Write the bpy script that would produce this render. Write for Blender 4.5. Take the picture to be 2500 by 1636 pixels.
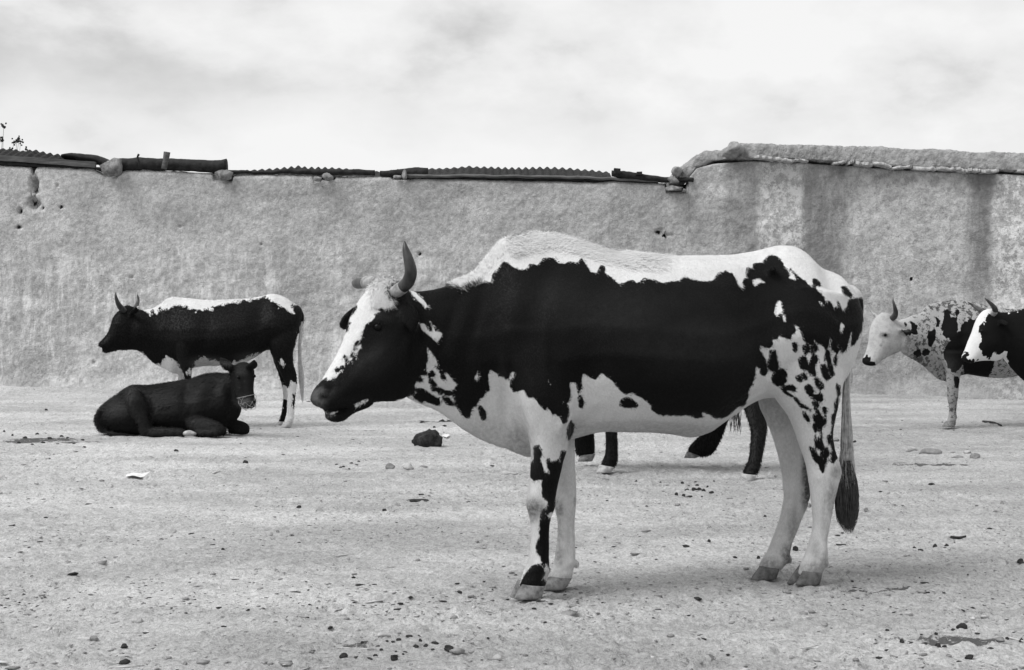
import bpy, math, random
import numpy as np
from mathutils import Vector, Matrix
random.seed(7); rng = np.random.default_rng(7)
for o in list(bpy.data.objects): bpy.data.objects.remove(o)
SC = bpy.context.scene
COL = SC.collection

# ------------------------------------------------------------------ camera
F = 4166.7; CX, CY = 1250.0, 818.0; YH = 743.0; CAMH = 1.05
PITCH = math.atan((CY - YH) / F)
cam_d = bpy.data.cameras.new('camera'); cam = bpy.data.objects.new('camera', cam_d); COL.objects.link(cam)
cam_d.sensor_width = 36; cam_d.sensor_fit = 'HORIZONTAL'; cam_d.lens = F / 2500 * 36
cam_d.clip_start = 0.05; cam_d.clip_end = 3000
cam.location = (0, 0, CAMH); cam.rotation_euler = (math.pi/2 - PITCH, 0, 0)
SC.camera = cam

# ------------------------------------------------------------------ sky, sun, exposure
SUN_EL, SUN_AZ = math.radians(52), math.radians(-118)     # azimuth from +Y, clockwise: high, from the left and behind the camera
w = bpy.data.worlds.new('World'); SC.world = w; w.use_nodes = True
nt = w.node_tree; nt.nodes.clear(); N = nt.nodes.new; L = nt.links.new
out = N('ShaderNodeOutputWorld'); bg = N('ShaderNodeBackground'); bg.inputs['Strength'].default_value = 0.1
L(bg.outputs[0], out.inputs[0])
sky = N('ShaderNodeTexSky'); sky.sky_type = 'NISHITA'; sky.sun_disc = False
sky.sun_elevation = SUN_EL; sky.sun_rotation = SUN_AZ; sky.air_density = 1; sky.dust_density = 2
bw = N('ShaderNodeRGBToBW'); L(sky.outputs[0], bw.inputs[0])
tc = N('ShaderNodeTexCoord')
mp = N('ShaderNodeMapping'); mp.inputs['Rotation'].default_value = (0, math.radians(10), 0)
mp.inputs['Scale'].default_value = (7, 2.6, 13); mp.inputs['Location'].default_value = (9.3, 4.0, 1.1)
L(tc.outputs['Generated'], mp.inputs[0])
n1 = N('ShaderNodeTexNoise'); n1.inputs['Scale'].default_value = 1.0; n1.inputs['Detail'].default_value = 7
n1.inputs['Roughness'].default_value = 0.55; n1.inputs['Distortion'].default_value = 0.05
L(mp.outputs[0], n1.inputs['Vector'])
rp = N('ShaderNodeValToRGB'); cr = rp.color_ramp
cr.elements[0].position = 0.36; cr.elements[0].color = (2.75,)*3 + (1,)
cr.elements[1].position = 0.62; cr.elements[1].color = (4.4,)*3 + (1,)
e = cr.elements.new(0.5); e.color = (3.9,)*3 + (1,)
def wm(op, a, b_):
    n_ = N('ShaderNodeMath'); n_.operation = op
    for i_, v_ in enumerate((a, b_)):
        if isinstance(v_, (int, float)): n_.inputs[i_].default_value = v_
        else: L(v_, n_.inputs[i_])
    return n_.outputs[0]
sp_ = N('ShaderNodeSeparateXYZ'); L(tc.outputs['Generated'], sp_.inputs[0])      # one long grey cloud bank low over the yard
bd = wm('ADD', wm('ADD', wm('SUBTRACT', sp_.outputs[2], .118), wm('MULTIPLY', sp_.outputs[0], .07)), wm('MULTIPLY', wm('SUBTRACT', n1.outputs[0], .5), .09))
bd = wm('POWER', 2.718, wm('MULTIPLY', wm('MULTIPLY', bd, bd), -1/(.028*.028)))
L(wm('SUBTRACT', wm('ADD', wm('MULTIPLY', wm('SUBTRACT', n1.outputs[0], .5), .85), .605), wm('MULTIPLY', bd, .125)), rp.inputs[0])
mx = N('ShaderNodeMix'); mx.data_type = 'RGBA'; mx.inputs[0].default_value = 0.93
L(bw.outputs[0], mx.inputs[6]); L(rp.outputs[0], mx.inputs[7]); L(mx.outputs[2], bg.inputs[0])

sl = bpy.data.lights.new('sun', 'SUN'); sl.energy = 1.5; sl.angle = math.radians(32); sl.color = (1, 1, 1)
so = bpy.data.objects.new('sun', sl); COL.objects.link(so)
sd = Vector((math.sin(SUN_AZ)*math.cos(SUN_EL), math.cos(SUN_AZ)*math.cos(SUN_EL), math.sin(SUN_EL)))
so.rotation_euler = sd.to_track_quat('Z', 'Y').to_euler(); so.location = (-4, -4, 12)
SC.view_settings.view_transform = 'Standard'; SC.view_settings.look = 'None'
SC.view_settings.exposure = 1.08; SC.view_settings.gamma = 1
SC.render.engine = 'CYCLES'
SC.cycles.max_bounces = 6

# ------------------------------------------------------------------ measuring helpers (pixels of the survey photograph -> places)
cF = np.array([0, math.cos(PITCH), -math.sin(PITCH)]); cU = np.array([0, math.sin(PITCH), math.cos(PITCH)])
CAMP = np.array([0, 0, CAMH])
def ray(px, py):
    return np.array([1., 0, 0]) * (px - CX)/F + cU * (-(py - CY)/F) + cF
def proj(v):
    d = v - CAMP; z = d @ cF
    return CX + F*d[..., 0]/z, CY - F*(d @ cU)/z
def gpt(px, py, z=0.0):
    r = ray(px, py); t = (z - CAMH)/r[2]; return CAMP + r*t
class Plane:
    def __init__(s, px, depth, deg):
        a = math.radians(deg)
        s.X0 = np.array([(px - CX)/F*depth, depth, 0.]); s.n = np.array([-math.sin(a), math.cos(a), 0.])
        s.t = np.array([math.cos(a), math.sin(a), 0.])
    def P(s, px, py, off=0.):
        r = ray(px, py); t = (off + s.n @ (s.X0 - CAMP))/(s.n @ r); return CAMP + r*t
    def goff(s, px, py):
        return float(s.n @ (gpt(px, py) - s.X0))
ZM = dict(N=(0, 0, 1), A=(740, 560, 3.114), B=(1100, 540, 2.2667), R=(1800, 580, 6.4875), T=(1800, 780, 6.4875), K=(1840, 980, 7.414),
          L=(1240, 1060, 3.89), C=(980, 840, 5.174), E=(1380, 860, 4.958), H=(740, 640, 6.4875), M=(740, 860, 7.4375),
          D=(200, 680, 3.798), S=(2050, 680, 3.893), Q=(1380, 1020, 4.577), W=(0, 280, 2.8), V=(700, 400, 2.38), X=(1600, 320, 2.644))
def Z(k, pts):
    ox, oy, s = ZM[k]; a = np.array(pts, float); return a/s + np.array([ox, oy])

# ------------------------------------------------------------------ noise in numpy
def _h(ix, iy, iz, seed):
    n = (ix*374761393 + iy*668265263 + iz*2147483647 + seed*974634777) & 0xffffffff
    n = ((n ^ (n >> 13))*1274126177) & 0xffffffff
    n = n ^ (n >> 16)
    return (n & 0xffff)/65535.0
def vnoise(x, y, z=None, seed=0):
    x = np.asarray(x, float); y = np.asarray(y, float)
    z = np.zeros_like(x) if z is None else np.asarray(z, float)
    ix = np.floor(x).astype(np.int64); iy = np.floor(y).astype(np.int64); iz = np.floor(z).astype(np.int64)
    fx, fy, fz = x-ix, y-iy, z-iz
    fx = fx*fx*(3-2*fx); fy = fy*fy*(3-2*fy); fz = fz*fz*(3-2*fz)
    r = 0
    flat = not np.any(z)
    for dz in ((0,) if flat else (0, 1)):
        wz = 1 if flat else (fz if dz else 1-fz)
        for dx in (0, 1):
            for dy in (0, 1):
                r = r + _h(ix+dx, iy+dy, iz+dz, seed)*(fx if dx else 1-fx)*(fy if dy else 1-fy)*wz
    return r*2-1
def fbm(x, y, z=None, oct=4, seed=0, gain=.5):
    a, f, r = 1., 1., 0
    for i in range(oct):
        r = r + a*vnoise(x*f, y*f, None if z is None else z*f, seed+i*17); a *= gain; f *= 2.03
    return r

# ------------------------------------------------------------------ object helpers
def tag(o, label=None, cat=None, group=None, kind=None):
    if label: o['label'] = label
    if cat: o['category'] = cat
    if group: o['group'] = group
    if kind: o['kind'] = kind
    return o
def empty(name, loc):
    o = bpy.data.objects.new(name, None); COL.objects.link(o); o.location = tuple(loc); o.empty_display_size = .2; return o
def mesh_obj(name, V, Fc, mat, parent=None, smooth=True, origin=None):
    V = np.asarray(V, float)
    og = np.zeros(3)
    if parent is not None:
        og = np.array(parent.get('_o', (0, 0, 0))) if '_o' in parent else np.array(parent.location)
        pp = parent.parent
        while pp is not None: og = og + np.array(pp.location); pp = pp.parent
    loc = np.array(origin, float) if origin is not None else (np.zeros(3) if parent is not None else V.mean(0)*np.array([1, 1, 0]))
    me = bpy.data.meshes.new(name)
    if isinstance(Fc, np.ndarray):
        nv = len(V); k = Fc.shape[1]; nf = len(Fc)
        me.vertices.add(nv); me.vertices.foreach_set('co', (V-og-loc).astype(np.float32).ravel())
        me.loops.add(nf*k); me.loops.foreach_set('vertex_index', Fc.astype(np.int32).ravel())
        me.polygons.add(nf); me.polygons.foreach_set('loop_start', (np.arange(nf)*k).astype(np.int32))
        me.update(calc_edges=True)
    else:
        me.from_pydata([tuple(v) for v in (V-og-loc)], [], Fc)
    me.materials.append(mat)
    if smooth: me.polygons.foreach_set('use_smooth', np.ones(len(me.polygons), bool))
    me.update()
    o = bpy.data.objects.new(name, me); COL.objects.link(o); o.location = tuple(loc)
    if parent is not None: o.parent = parent
    return o
def setattr_(o, name, vals):
    a = o.data.attributes.new(name, 'FLOAT', 'POINT'); a.data.foreach_set('value', np.asarray(vals, np.float32))

# ------------------------------------------------------------------ materials (a grey world: the film is black and white)
def newmat(name, rough=.9, spec=.2):
    m = bpy.data.materials.new(name); m.use_nodes = True; t = m.node_tree
    b = t.nodes['Principled BSDF']; b.inputs['Roughness'].default_value = rough
    b.inputs['Specular IOR Level'].default_value = spec
    return m, t, b
def nd(t, typ, **kw):
    n = t.nodes.new(typ)
    for k, v in kw.items():
        if k.startswith('_'): setattr(n, k[1:], v)
        else: n.inputs[k.replace('__', ' ')].default_value = v
    return n
def math_(t, op, a, b=None, c=None, clamp=False):
    n = t.nodes.new('ShaderNodeMath'); n.operation = op; n.use_clamp = clamp
    for i, v in enumerate((a, b, c)):
        if v is None: continue
        if isinstance(v, (int, float)): n.inputs[i].default_value = v
        else: t.links.new(v, n.inputs[i])
    return n.outputs[0]
def smap(t, v, a, b, lo=0., hi=1., smooth=True):
    n = t.nodes.new('ShaderNodeMapRange'); n.interpolation_type = 'SMOOTHSTEP' if smooth else 'LINEAR'
    t.links.new(v, n.inputs[0])
    for i, x in zip((1, 2, 3, 4), (a, b, lo, hi)): n.inputs[i].default_value = x
    return n.outputs[0]
def noise(t, vec, scale, detail=3, rough=.55, dist=0.):
    n = nd(t, 'ShaderNodeTexNoise', Scale=scale, Detail=detail, Roughness=rough, Distortion=dist)
    t.links.new(vec, n.inputs['Vector']); return n.outputs[0]
def coord(t, scale=(1, 1, 1), rot=(0, 0, 0), kind='Object'):
    c = t.nodes.new('ShaderNodeTexCoord'); m = t.nodes.new('ShaderNodeMapping')
    m.inputs['Scale'].default_value = scale; m.inputs['Rotation'].default_value = rot
    t.links.new(c.outputs[kind], m.inputs[0]); return m.outputs[0]
def bump(t, b, h, strength=.5, dist=.01):
    n = nd(t, 'ShaderNodeBump', Strength=strength, Distance=dist); t.links.new(h, n.inputs['Height']); t.links.new(n.outputs[0], b.inputs['Normal'])
def attr(t, name):
    n = t.nodes.new('ShaderNodeAttribute'); n.attribute_name = name; return n.outputs['Fac']
def grey_mix(t, fac, a, b):
    # a, b: numbers or sockets -> value socket
    d = math_(t, 'SUBTRACT', b, a); return math_(t, 'MULTIPLY_ADD', fac, d, a)

def coat_mat(name, black=.0055, white=.62, speck=False, hair=False, amp=.014, sc=45):
    m, t, b = newmat(name, rough=.8 if not hair else .5, spec=.07 if not hair else .11)
    co = coord(t); cs = coord(t, (1, 1, .55), (0, math.radians(28), 0))
    d = math_(t, 'SUBTRACT', attr(t, 'coat'), .0012)
    if not hair:
        d = math_(t, 'ADD', d, math_(t, 'MULTIPLY', math_(t, 'SUBTRACT', noise(t, cs, sc, 2), .5), amp))
        d = math_(t, 'ADD', d, math_(t, 'MULTIPLY', math_(t, 'SUBTRACT', noise(t, cs, 260, 2), .5), .006))
        msk = smap(t, d, -.0025, .0025)
    else:
        msk = smap(t, d, -.003, .003)
    if speck:
        v = nd(t, 'ShaderNodeTexNoise', Scale=30., Detail=5., Roughness=.75); t.links.new(co, v.inputs['Vector'])
        big = noise(t, co, 6, 2)
        th = math_(t, 'MULTIPLY', smap(t, math_(t, 'ADD', v.outputs[0], math_(t, 'MULTIPLY', big, .35)), .655, .745), attr(t, 'speck'))
        th = math_(t, 'MULTIPLY', th, .85)
        msk = math_(t, 'MULTIPLY', msk, math_(t, 'SUBTRACT', 1., math_(t, 'MAXIMUM', th, math_(t, 'MULTIPLY', attr(t, 'speck'), .20))))
    tone = noise(t, cs, 9, 3)
    wv = grey_mix(t, tone, white*.86, white*1.08)
    wv = math_(t, 'MULTIPLY', wv, smap(t, noise(t, cs, 150, 2, .7), .3, .7, .95, 1.05))
    bv = grey_mix(t, noise(t, co, 7, 2), black*.7, black*1.5)
    col = grey_mix(t, msk, bv, wv)
    s = attr(t, 'soil_shading')
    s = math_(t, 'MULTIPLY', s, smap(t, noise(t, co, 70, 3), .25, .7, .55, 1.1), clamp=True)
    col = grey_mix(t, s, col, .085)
    c = t.nodes.new('ShaderNodeCombineColor'); [t.links.new(col, c.inputs[i]) for i in range(3)]
    t.links.new(c.outputs[0], b.inputs['Base Color'])
    if not hair: bump(t, b, math_(t, 'ADD', noise(t, coord(t, (1, 1, .35), (0, math.radians(28), 0)), 260, 3, .7), math_(t, 'MULTIPLY', noise(t, cs, 40, 3, .6), 1.2)), .6, .006)
    b.inputs['Sheen Weight'].default_value = .0
    return m
def simple_mat(name, lo, hi, scale=20, rough=.85, spec=.2, bstr=.4, bdist=.004, bscale=None, stretch=(1, 1, 1), thr=(.3, .7), detail=4):
    m, t, b = newmat(name, rough, spec)
    co = coord(t, stretch)
    col = smap(t, noise(t, co, scale, detail, .6), thr[0], thr[1], lo, hi)
    c = t.nodes.new('ShaderNodeCombineColor'); [t.links.new(col, c.inputs[i]) for i in range(3)]
    t.links.new(c.outputs[0], b.inputs['Base Color'])
    bump(t, b, noise(t, co, bscale or scale*4, 4, .65), bstr, bdist)
    return m
M = {}
M['coat'] = coat_mat('piebald_coat')
M['coat_far'] = coat_mat('shaggy_edged_coat', amp=.13, sc=24)
M['hair'] = coat_mat('piebald_hair', hair=True, white=.68, black=.006)
M['coat_speck'] = coat_mat('speckled_coat', speck=True, amp=.08, sc=22, white=.42)
M['horn'] = simple_mat('horn', .012, .05, 30, .45, .4, .3, .002, stretch=(1, 1, .4))
M['hornpale'] = simple_mat('pale_horn', .14, .34, 40, .5, .4, .3, .002)
M['hoof'] = simple_mat('hoof', .09, .24, 45, .7, .3, .5, .003)
M['hoofdark'] = simple_mat('dark_hoof', .05, .13, 45, .7, .3, .5, .003)
M['hoofpale'] = simple_mat('pale_hoof', .22, .42, 45, .7, .3, .5, .003)
M['eye'] = simple_mat('eye', .003, .006, 20, .35, .12, 0, 0)

# ------------------------------------------------------------------ lofts
def catmull(A, k):
    A = np.asarray(A, float); n = len(A); o = []
    for i in range(n-1):
        p0, p1, p2, p3 = A[max(i-1, 0)], A[i], A[i+1], A[min(i+2, n-1)]
        for j in range(k):
            t = j/k
            o.append(.5*((2*p1) + (-p0+p2)*t + (2*p0-5*p1+4*p2-p3)*t*t + (-p0+3*p1-3*p2+p3)*t**3))
    o.append(A[-1]); return np.array(o)
class MB:
    def __init__(s): s.V = []; s.F = []; s.n = 0
    def add(s, V, Fc):
        s.V.append(np.asarray(V, float)); s.F += [tuple(i+s.n for i in f) for f in Fc]; s.n += len(V)
    def ring_loft(s, rings):
        n, k = len(rings), len(rings[0]); V = [p for r in rings for p in r]; Fc = []
        for i in range(n-1):
            for j in range(k):
                a = i*k+j; b_ = i*k+(j+1) % k; Fc.append((a, b_, b_+k, a+k))
        V.append(np.mean(rings[0], 0)); V.append(np.mean(rings[-1], 0)); c0, c1 = n*k, n*k+1
        for j in range(k):
            Fc.append((c0, (j+1) % k, j)); Fc.append((c1, (n-1)*k+j, (n-1)*k+(j+1) % k))
        s.add(V, Fc)
    def tube(s, pts, rad, k=10, flat=1.0, sub=1):
        pts = np.asarray(pts, float); rad = np.asarray(rad, float)
        A = catmull(np.c_[pts, rad], sub) if sub > 1 else np.c_[pts, rad]
        pts, rad = A[:, :3], np.maximum(A[:, 3], 1e-4); R = []
        T = np.gradient(pts, axis=0); T /= np.linalg.norm(T, axis=1)[:, None]+1e-9
        u = np.cross(T[0], [0, 0, 1.]);
        if np.linalg.norm(u) < .1: u = np.cross(T[0], [0, 1., 0])
        for i in range(len(pts)):
            u = u - T[i]*(u @ T[i]); u /= np.linalg.norm(u)+1e-9; v = np.cross(T[i], u)
            R.append([pts[i]+rad[i]*(math.cos(a)*u+flat*math.sin(a)*v) for a in np.linspace(0, 2*math.pi, k, endpoint=False)])
        s.ring_loft(R)
    def box(s, c, sx, sy, sz, ax=None, jit=0.):
        ax = np.eye(3) if ax is None else ax
        V = [np.array(c)+ax[0]*i*sx/2+ax[1]*j*sy/2+ax[2]*k*sz/2+rng.normal(0, 1, 3)*jit for i in (-1, 1) for j in (-1, 1) for k in (-1, 1)]
        s.add(V, [(0, 1, 3, 2), (4, 6, 7, 5), (0, 4, 5, 1), (2, 3, 7, 6), (0, 2, 6, 4), (1, 5, 7, 3)])
    def arr(s): return np.concatenate(s.V), s.F
    def obj(s, name, mat, parent=None, smooth=True, origin=None):
        V, Fc = s.arr(); return mesh_obj(name, V, Fc, mat, parent, smooth, origin)
def rings_of(pl, rows, key, k=4, m=22):
    """rows: (tx,ty,bx,by,halfwidth,off[,low,high][,rot])"""
    R = []
    for r in rows:
        r = list(r) + [1., 1., 0.][len(r)-6:] if len(r) < 9 else list(r)
        R.append(r)
    A = catmull(np.array(R, float), k); out = []
    for r in A:
        t_, b_ = Z(key, [(r[0], r[1]), (r[2], r[3])])
        pt, pb = pl.P(t_[0], t_[1], r[5]), pl.P(b_[0], b_[1], r[5])
        c, a = (pt+pb)/2, (pt-pb)/2; ro = math.radians(r[8])
        l = pl.n*math.cos(ro) + pl.t*math.sin(ro); ring = []
        for th in np.linspace(0, 2*math.pi, m, endpoint=False):
            ct, st = math.cos(th), math.sin(th); tt = (ct+1)/2
            wd = r[6] + (1-r[6])*min(tt*2, 1) if tt < .5 else 1 + (r[7]-1)*(tt-.5)*2
            ring.append(c + a*ct + l*(max(r[4], .003)*wd*st))
        out.append(ring)
    return out
def union(mb, voxel, iters=6):
    V, Fc = mb.arr(); me = bpy.data.meshes.new('tmp'); me.from_pydata([tuple(v) for v in V], [], Fc); me.update()
    o = bpy.data.objects.new('tmp', me); COL.objects.link(o)
    md = o.modifiers.new('r', 'REMESH'); md.mode = 'VOXEL'; md.voxel_size = voxel; md.adaptivity = 0
    dg = bpy.context.evaluated_depsgraph_get(); ev = o.evaluated_get(dg); m2 = bpy.data.meshes.new_from_object(ev)
    n = len(m2.vertices); co = np.empty(n*3, np.float32); m2.vertices.foreach_get('co', co); co = co.reshape(-1, 3).astype(float)
    q = np.array([list(p.vertices)[:4] if len(p.vertices) == 4 else list(p.vertices)+[p.vertices[-1]] for p in m2.polygons])
    ed = np.empty(len(m2.edges)*2, np.int32); m2.edges.foreach_get('vertices', ed); ed = ed.reshape(-1, 2)
    bpy.data.objects.remove(o); bpy.data.meshes.remove(me); bpy.data.meshes.remove(m2)
    deg = np.bincount(ed.ravel(), minlength=n)[:, None].astype(float); deg[deg == 0] = 1
    for it in range(iters):
        for lam in (.6, -.5 if it % 2 else -.35):
            s = np.zeros_like(co)
            for d in range(3):
                s[:, d] = np.bincount(ed[:, 0], co[ed[:, 1], d], n) + np.bincount(ed[:, 1], co[ed[:, 0], d], n)
            co = co + lam*(s/deg - co)
    return co, q
def vnormals(V, q):
    fn = np.cross(V[q[:, 2]]-V[q[:, 0]], V[q[:, 3]]-V[q[:, 1]]); vn = np.zeros_like(V)
    for i in range(4): 
        for d in range(3): vn[:, d] += np.bincount(q[:, i], fn[:, d], len(V))
    return vn/(np.linalg.norm(vn, axis=1)[:, None]+1e-12)
def polysd(x, y, P, margin=30.):
    """signed distance in px, negative inside; far points get +margin"""
    P = np.asarray(P, float); lo, hi = P.min(0)-margin, P.max(0)+margin
    res = np.full(len(x), margin); m = (x > lo[0]) & (x < hi[0]) & (y > lo[1]) & (y < hi[1])
    if not m.any(): return res
    X, Y = x[m], y[m]; d2 = np.full(len(X), 1e12); ins = np.zeros(len(X), bool)
    for i in range(len(P)):
        x0, y0 = P[i]; x1, y1 = P[(i+1) % len(P)]; dx, dy = x1-x0, y1-y0; l2 = dx*dx+dy*dy+1e-9
        t = np.clip(((X-x0)*dx+(Y-y0)*dy)/l2, 0, 1); d2 = np.minimum(d2, (X-x0-t*dx)**2+(Y-y0-t*dy)**2)
        c = ((y0 > Y) != (y1 > Y)) & (X < dx*(Y-y0)/(dy if abs(dy) > 1e-9 else 1e-9)+x0); ins ^= c
    d = np.sqrt(d2); res[m] = np.minimum(np.where(ins, -d, d), margin); return res
def ell(cx, cy, rx, ry=None, k=10, rot=0.):
    ry = ry or rx; c, s = math.cos(rot), math.sin(rot)
    return [(cx+rx*math.cos(a)*c-ry*math.sin(a)*s, cy+rx*math.cos(a)*s+ry*math.sin(a)*c) for a in np.linspace(0, 2*math.pi, k, endpoint=False)]
def coat_values(V, pl, layers, base_black, ppm, default_key):
    x, y = proj(V); side = (V - pl.X0) @ pl.n
    d = np.full(len(V), -30. if base_black else 30.)
    for ly in layers:
        op, key, pts = ly[0], ly[1], ly[2]; sd_ = ly[3] if len(ly) > 3 else None
        q = polysd(x, y, Z(key, pts))
        if max(np.ptp(Z(key, pts), axis=0)) < 75: q = np.where(q < 29, q-1.6, q)
        new = np.minimum(d, q) if op == 'k' else np.maximum(d, -q)
        if sd_ == 'near': new = np.where(side < 0.0, new, d)
        if sd_ == 'far': new = np.where(side > 0.0, new, d)
        d = new
    return d/ppm
def add_hair(name, V, q, coat, soil_shading, count, length, direction, parent, mat, mask=None, lift=.3, width=.0009, lenfn=None, seedn=0):
    r = np.random.default_rng(100+seedn)
    a = np.linalg.norm(np.cross(V[q[:, 2]]-V[q[:, 0]], V[q[:, 3]]-V[q[:, 1]]), axis=1)/2
    cen = V[q].mean(1); wgt = a*(mask(cen) if mask else 1.)
    if wgt.sum() <= 0: return None
    idx = r.choice(len(q), count, p=wgt/wgt.sum()); vn = vnormals(V, q)
    u, v = r.random(count)[:, None], r.random(count)[:, None]; Q = q[idx]
    W = [(1-u)*(1-v), u*(1-v), u*v, (1-u)*v]
    P = sum(W[i]*V[Q[:, i]] for i in range(4)); nn = sum(W[i]*vn[Q[:, i]] for i in range(4)); nn /= np.linalg.norm(nn, axis=1)[:, None]
    cv = sum(W[i][:, 0]*coat[Q[:, i]] for i in range(4)); sv = sum(W[i][:, 0]*soil_shading[Q[:, i]] for i in range(4))
    cv = cv + .004*(fbm(P[:, 0]*45+9, P[:, 2]*45, P[:, 1]*45, 2, 5)) + r.normal(0, .0015, count)
    D = np.asarray(direction(P, nn), float) + r.normal(0, .34, (count, 3))
    swirl = fbm(P[:, 0]*9, P[:, 2]*9, P[:, 1]*9, 2, 3)[:, None]
    D = D + .5*swirl*np.cross(D, nn)
    D = D - nn*(D*nn).sum(1)[:, None]; D /= np.linalg.norm(D, axis=1)[:, None]+1e-9
    ln = length*r.uniform(.6, 1.3, count)
    if lenfn is not None: ln = ln*lenfn(P)
    ln = ln[:, None]; S = np.cross(D, nn); S /= np.linalg.norm(S, axis=1)[:, None]+1e-9
    dirv = D*(1-lift) + nn*lift*r.uniform(.3, 1.3, count)[:, None]
    p0 = P - nn*.001; p1 = P + dirv*ln*.55; p2 = P + dirv*ln*.55 + (D*.95 + nn*lift*.3 + np.array([0, 0, -.15]))*ln*.45
    hw = width*r.uniform(.7, 1.2, count)[:, None]
    VV = np.stack([p0-S*hw, p0+S*hw, p1+S*hw*.8, p1-S*hw*.8, p2], 1).reshape(-1, 3)
    b5 = (np.arange(count)*5)[:, None]
    T = np.concatenate([b5+[0, 1, 2], b5+[0, 2, 3], b5+[3, 2, 4]], 0)
    o = mesh_obj(name, VV, T, mat, parent)
    setattr_(o, 'coat', np.repeat(cv, 5)); setattr_(o, 'soil_shading', np.repeat(sv, 5)); setattr_(o, 'speck', np.zeros(len(VV)))
    nrm = np.repeat(nn*.8 + np.array([0, 0, .12]), 5, 0); nrm /= np.linalg.norm(nrm, axis=1)[:, None]
    o.data.normals_split_custom_set_from_vertices([tuple(x) for x in nrm.astype(np.float32)])
    o['kind'] = 'stuff'
    return o

def claw(mb, pl, key, TF, TB, toe, heel, off, hw):
    """one claw of a cloven hoof: loft from coronet to sole"""
    R = []
    for t, wf, bul in ((0, .62, 0), (.12, .8, .0), (.45, .95, .02), (.8, 1.05, .02), (.97, 1.02, 0), (1, .9, -.04)):
        f_ = Z(key, [np.array(TF)*(1-t)+np.array(toe)*t])[0]; h_ = Z(key, [np.array(TB)*(1-t)+np.array(heel)*t])[0]
        pf, ph = pl.P(*f_, off), pl.P(*h_, off); c, a = (pf+ph)/2, (pf-ph)/2*(1+bul); ring = []
        for th in np.linspace(0, 2*math.pi, 16, endpoint=False):
            ct, st = math.cos(th), math.sin(th); taper = 1-.45*max(ct, 0)**2
            ring.append(c + a*ct + pl.n*(hw*wf*st*taper*(1 if abs(st) < .99 else 1)))
        R.append(ring)
    mb.ring_loft(R)

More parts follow.
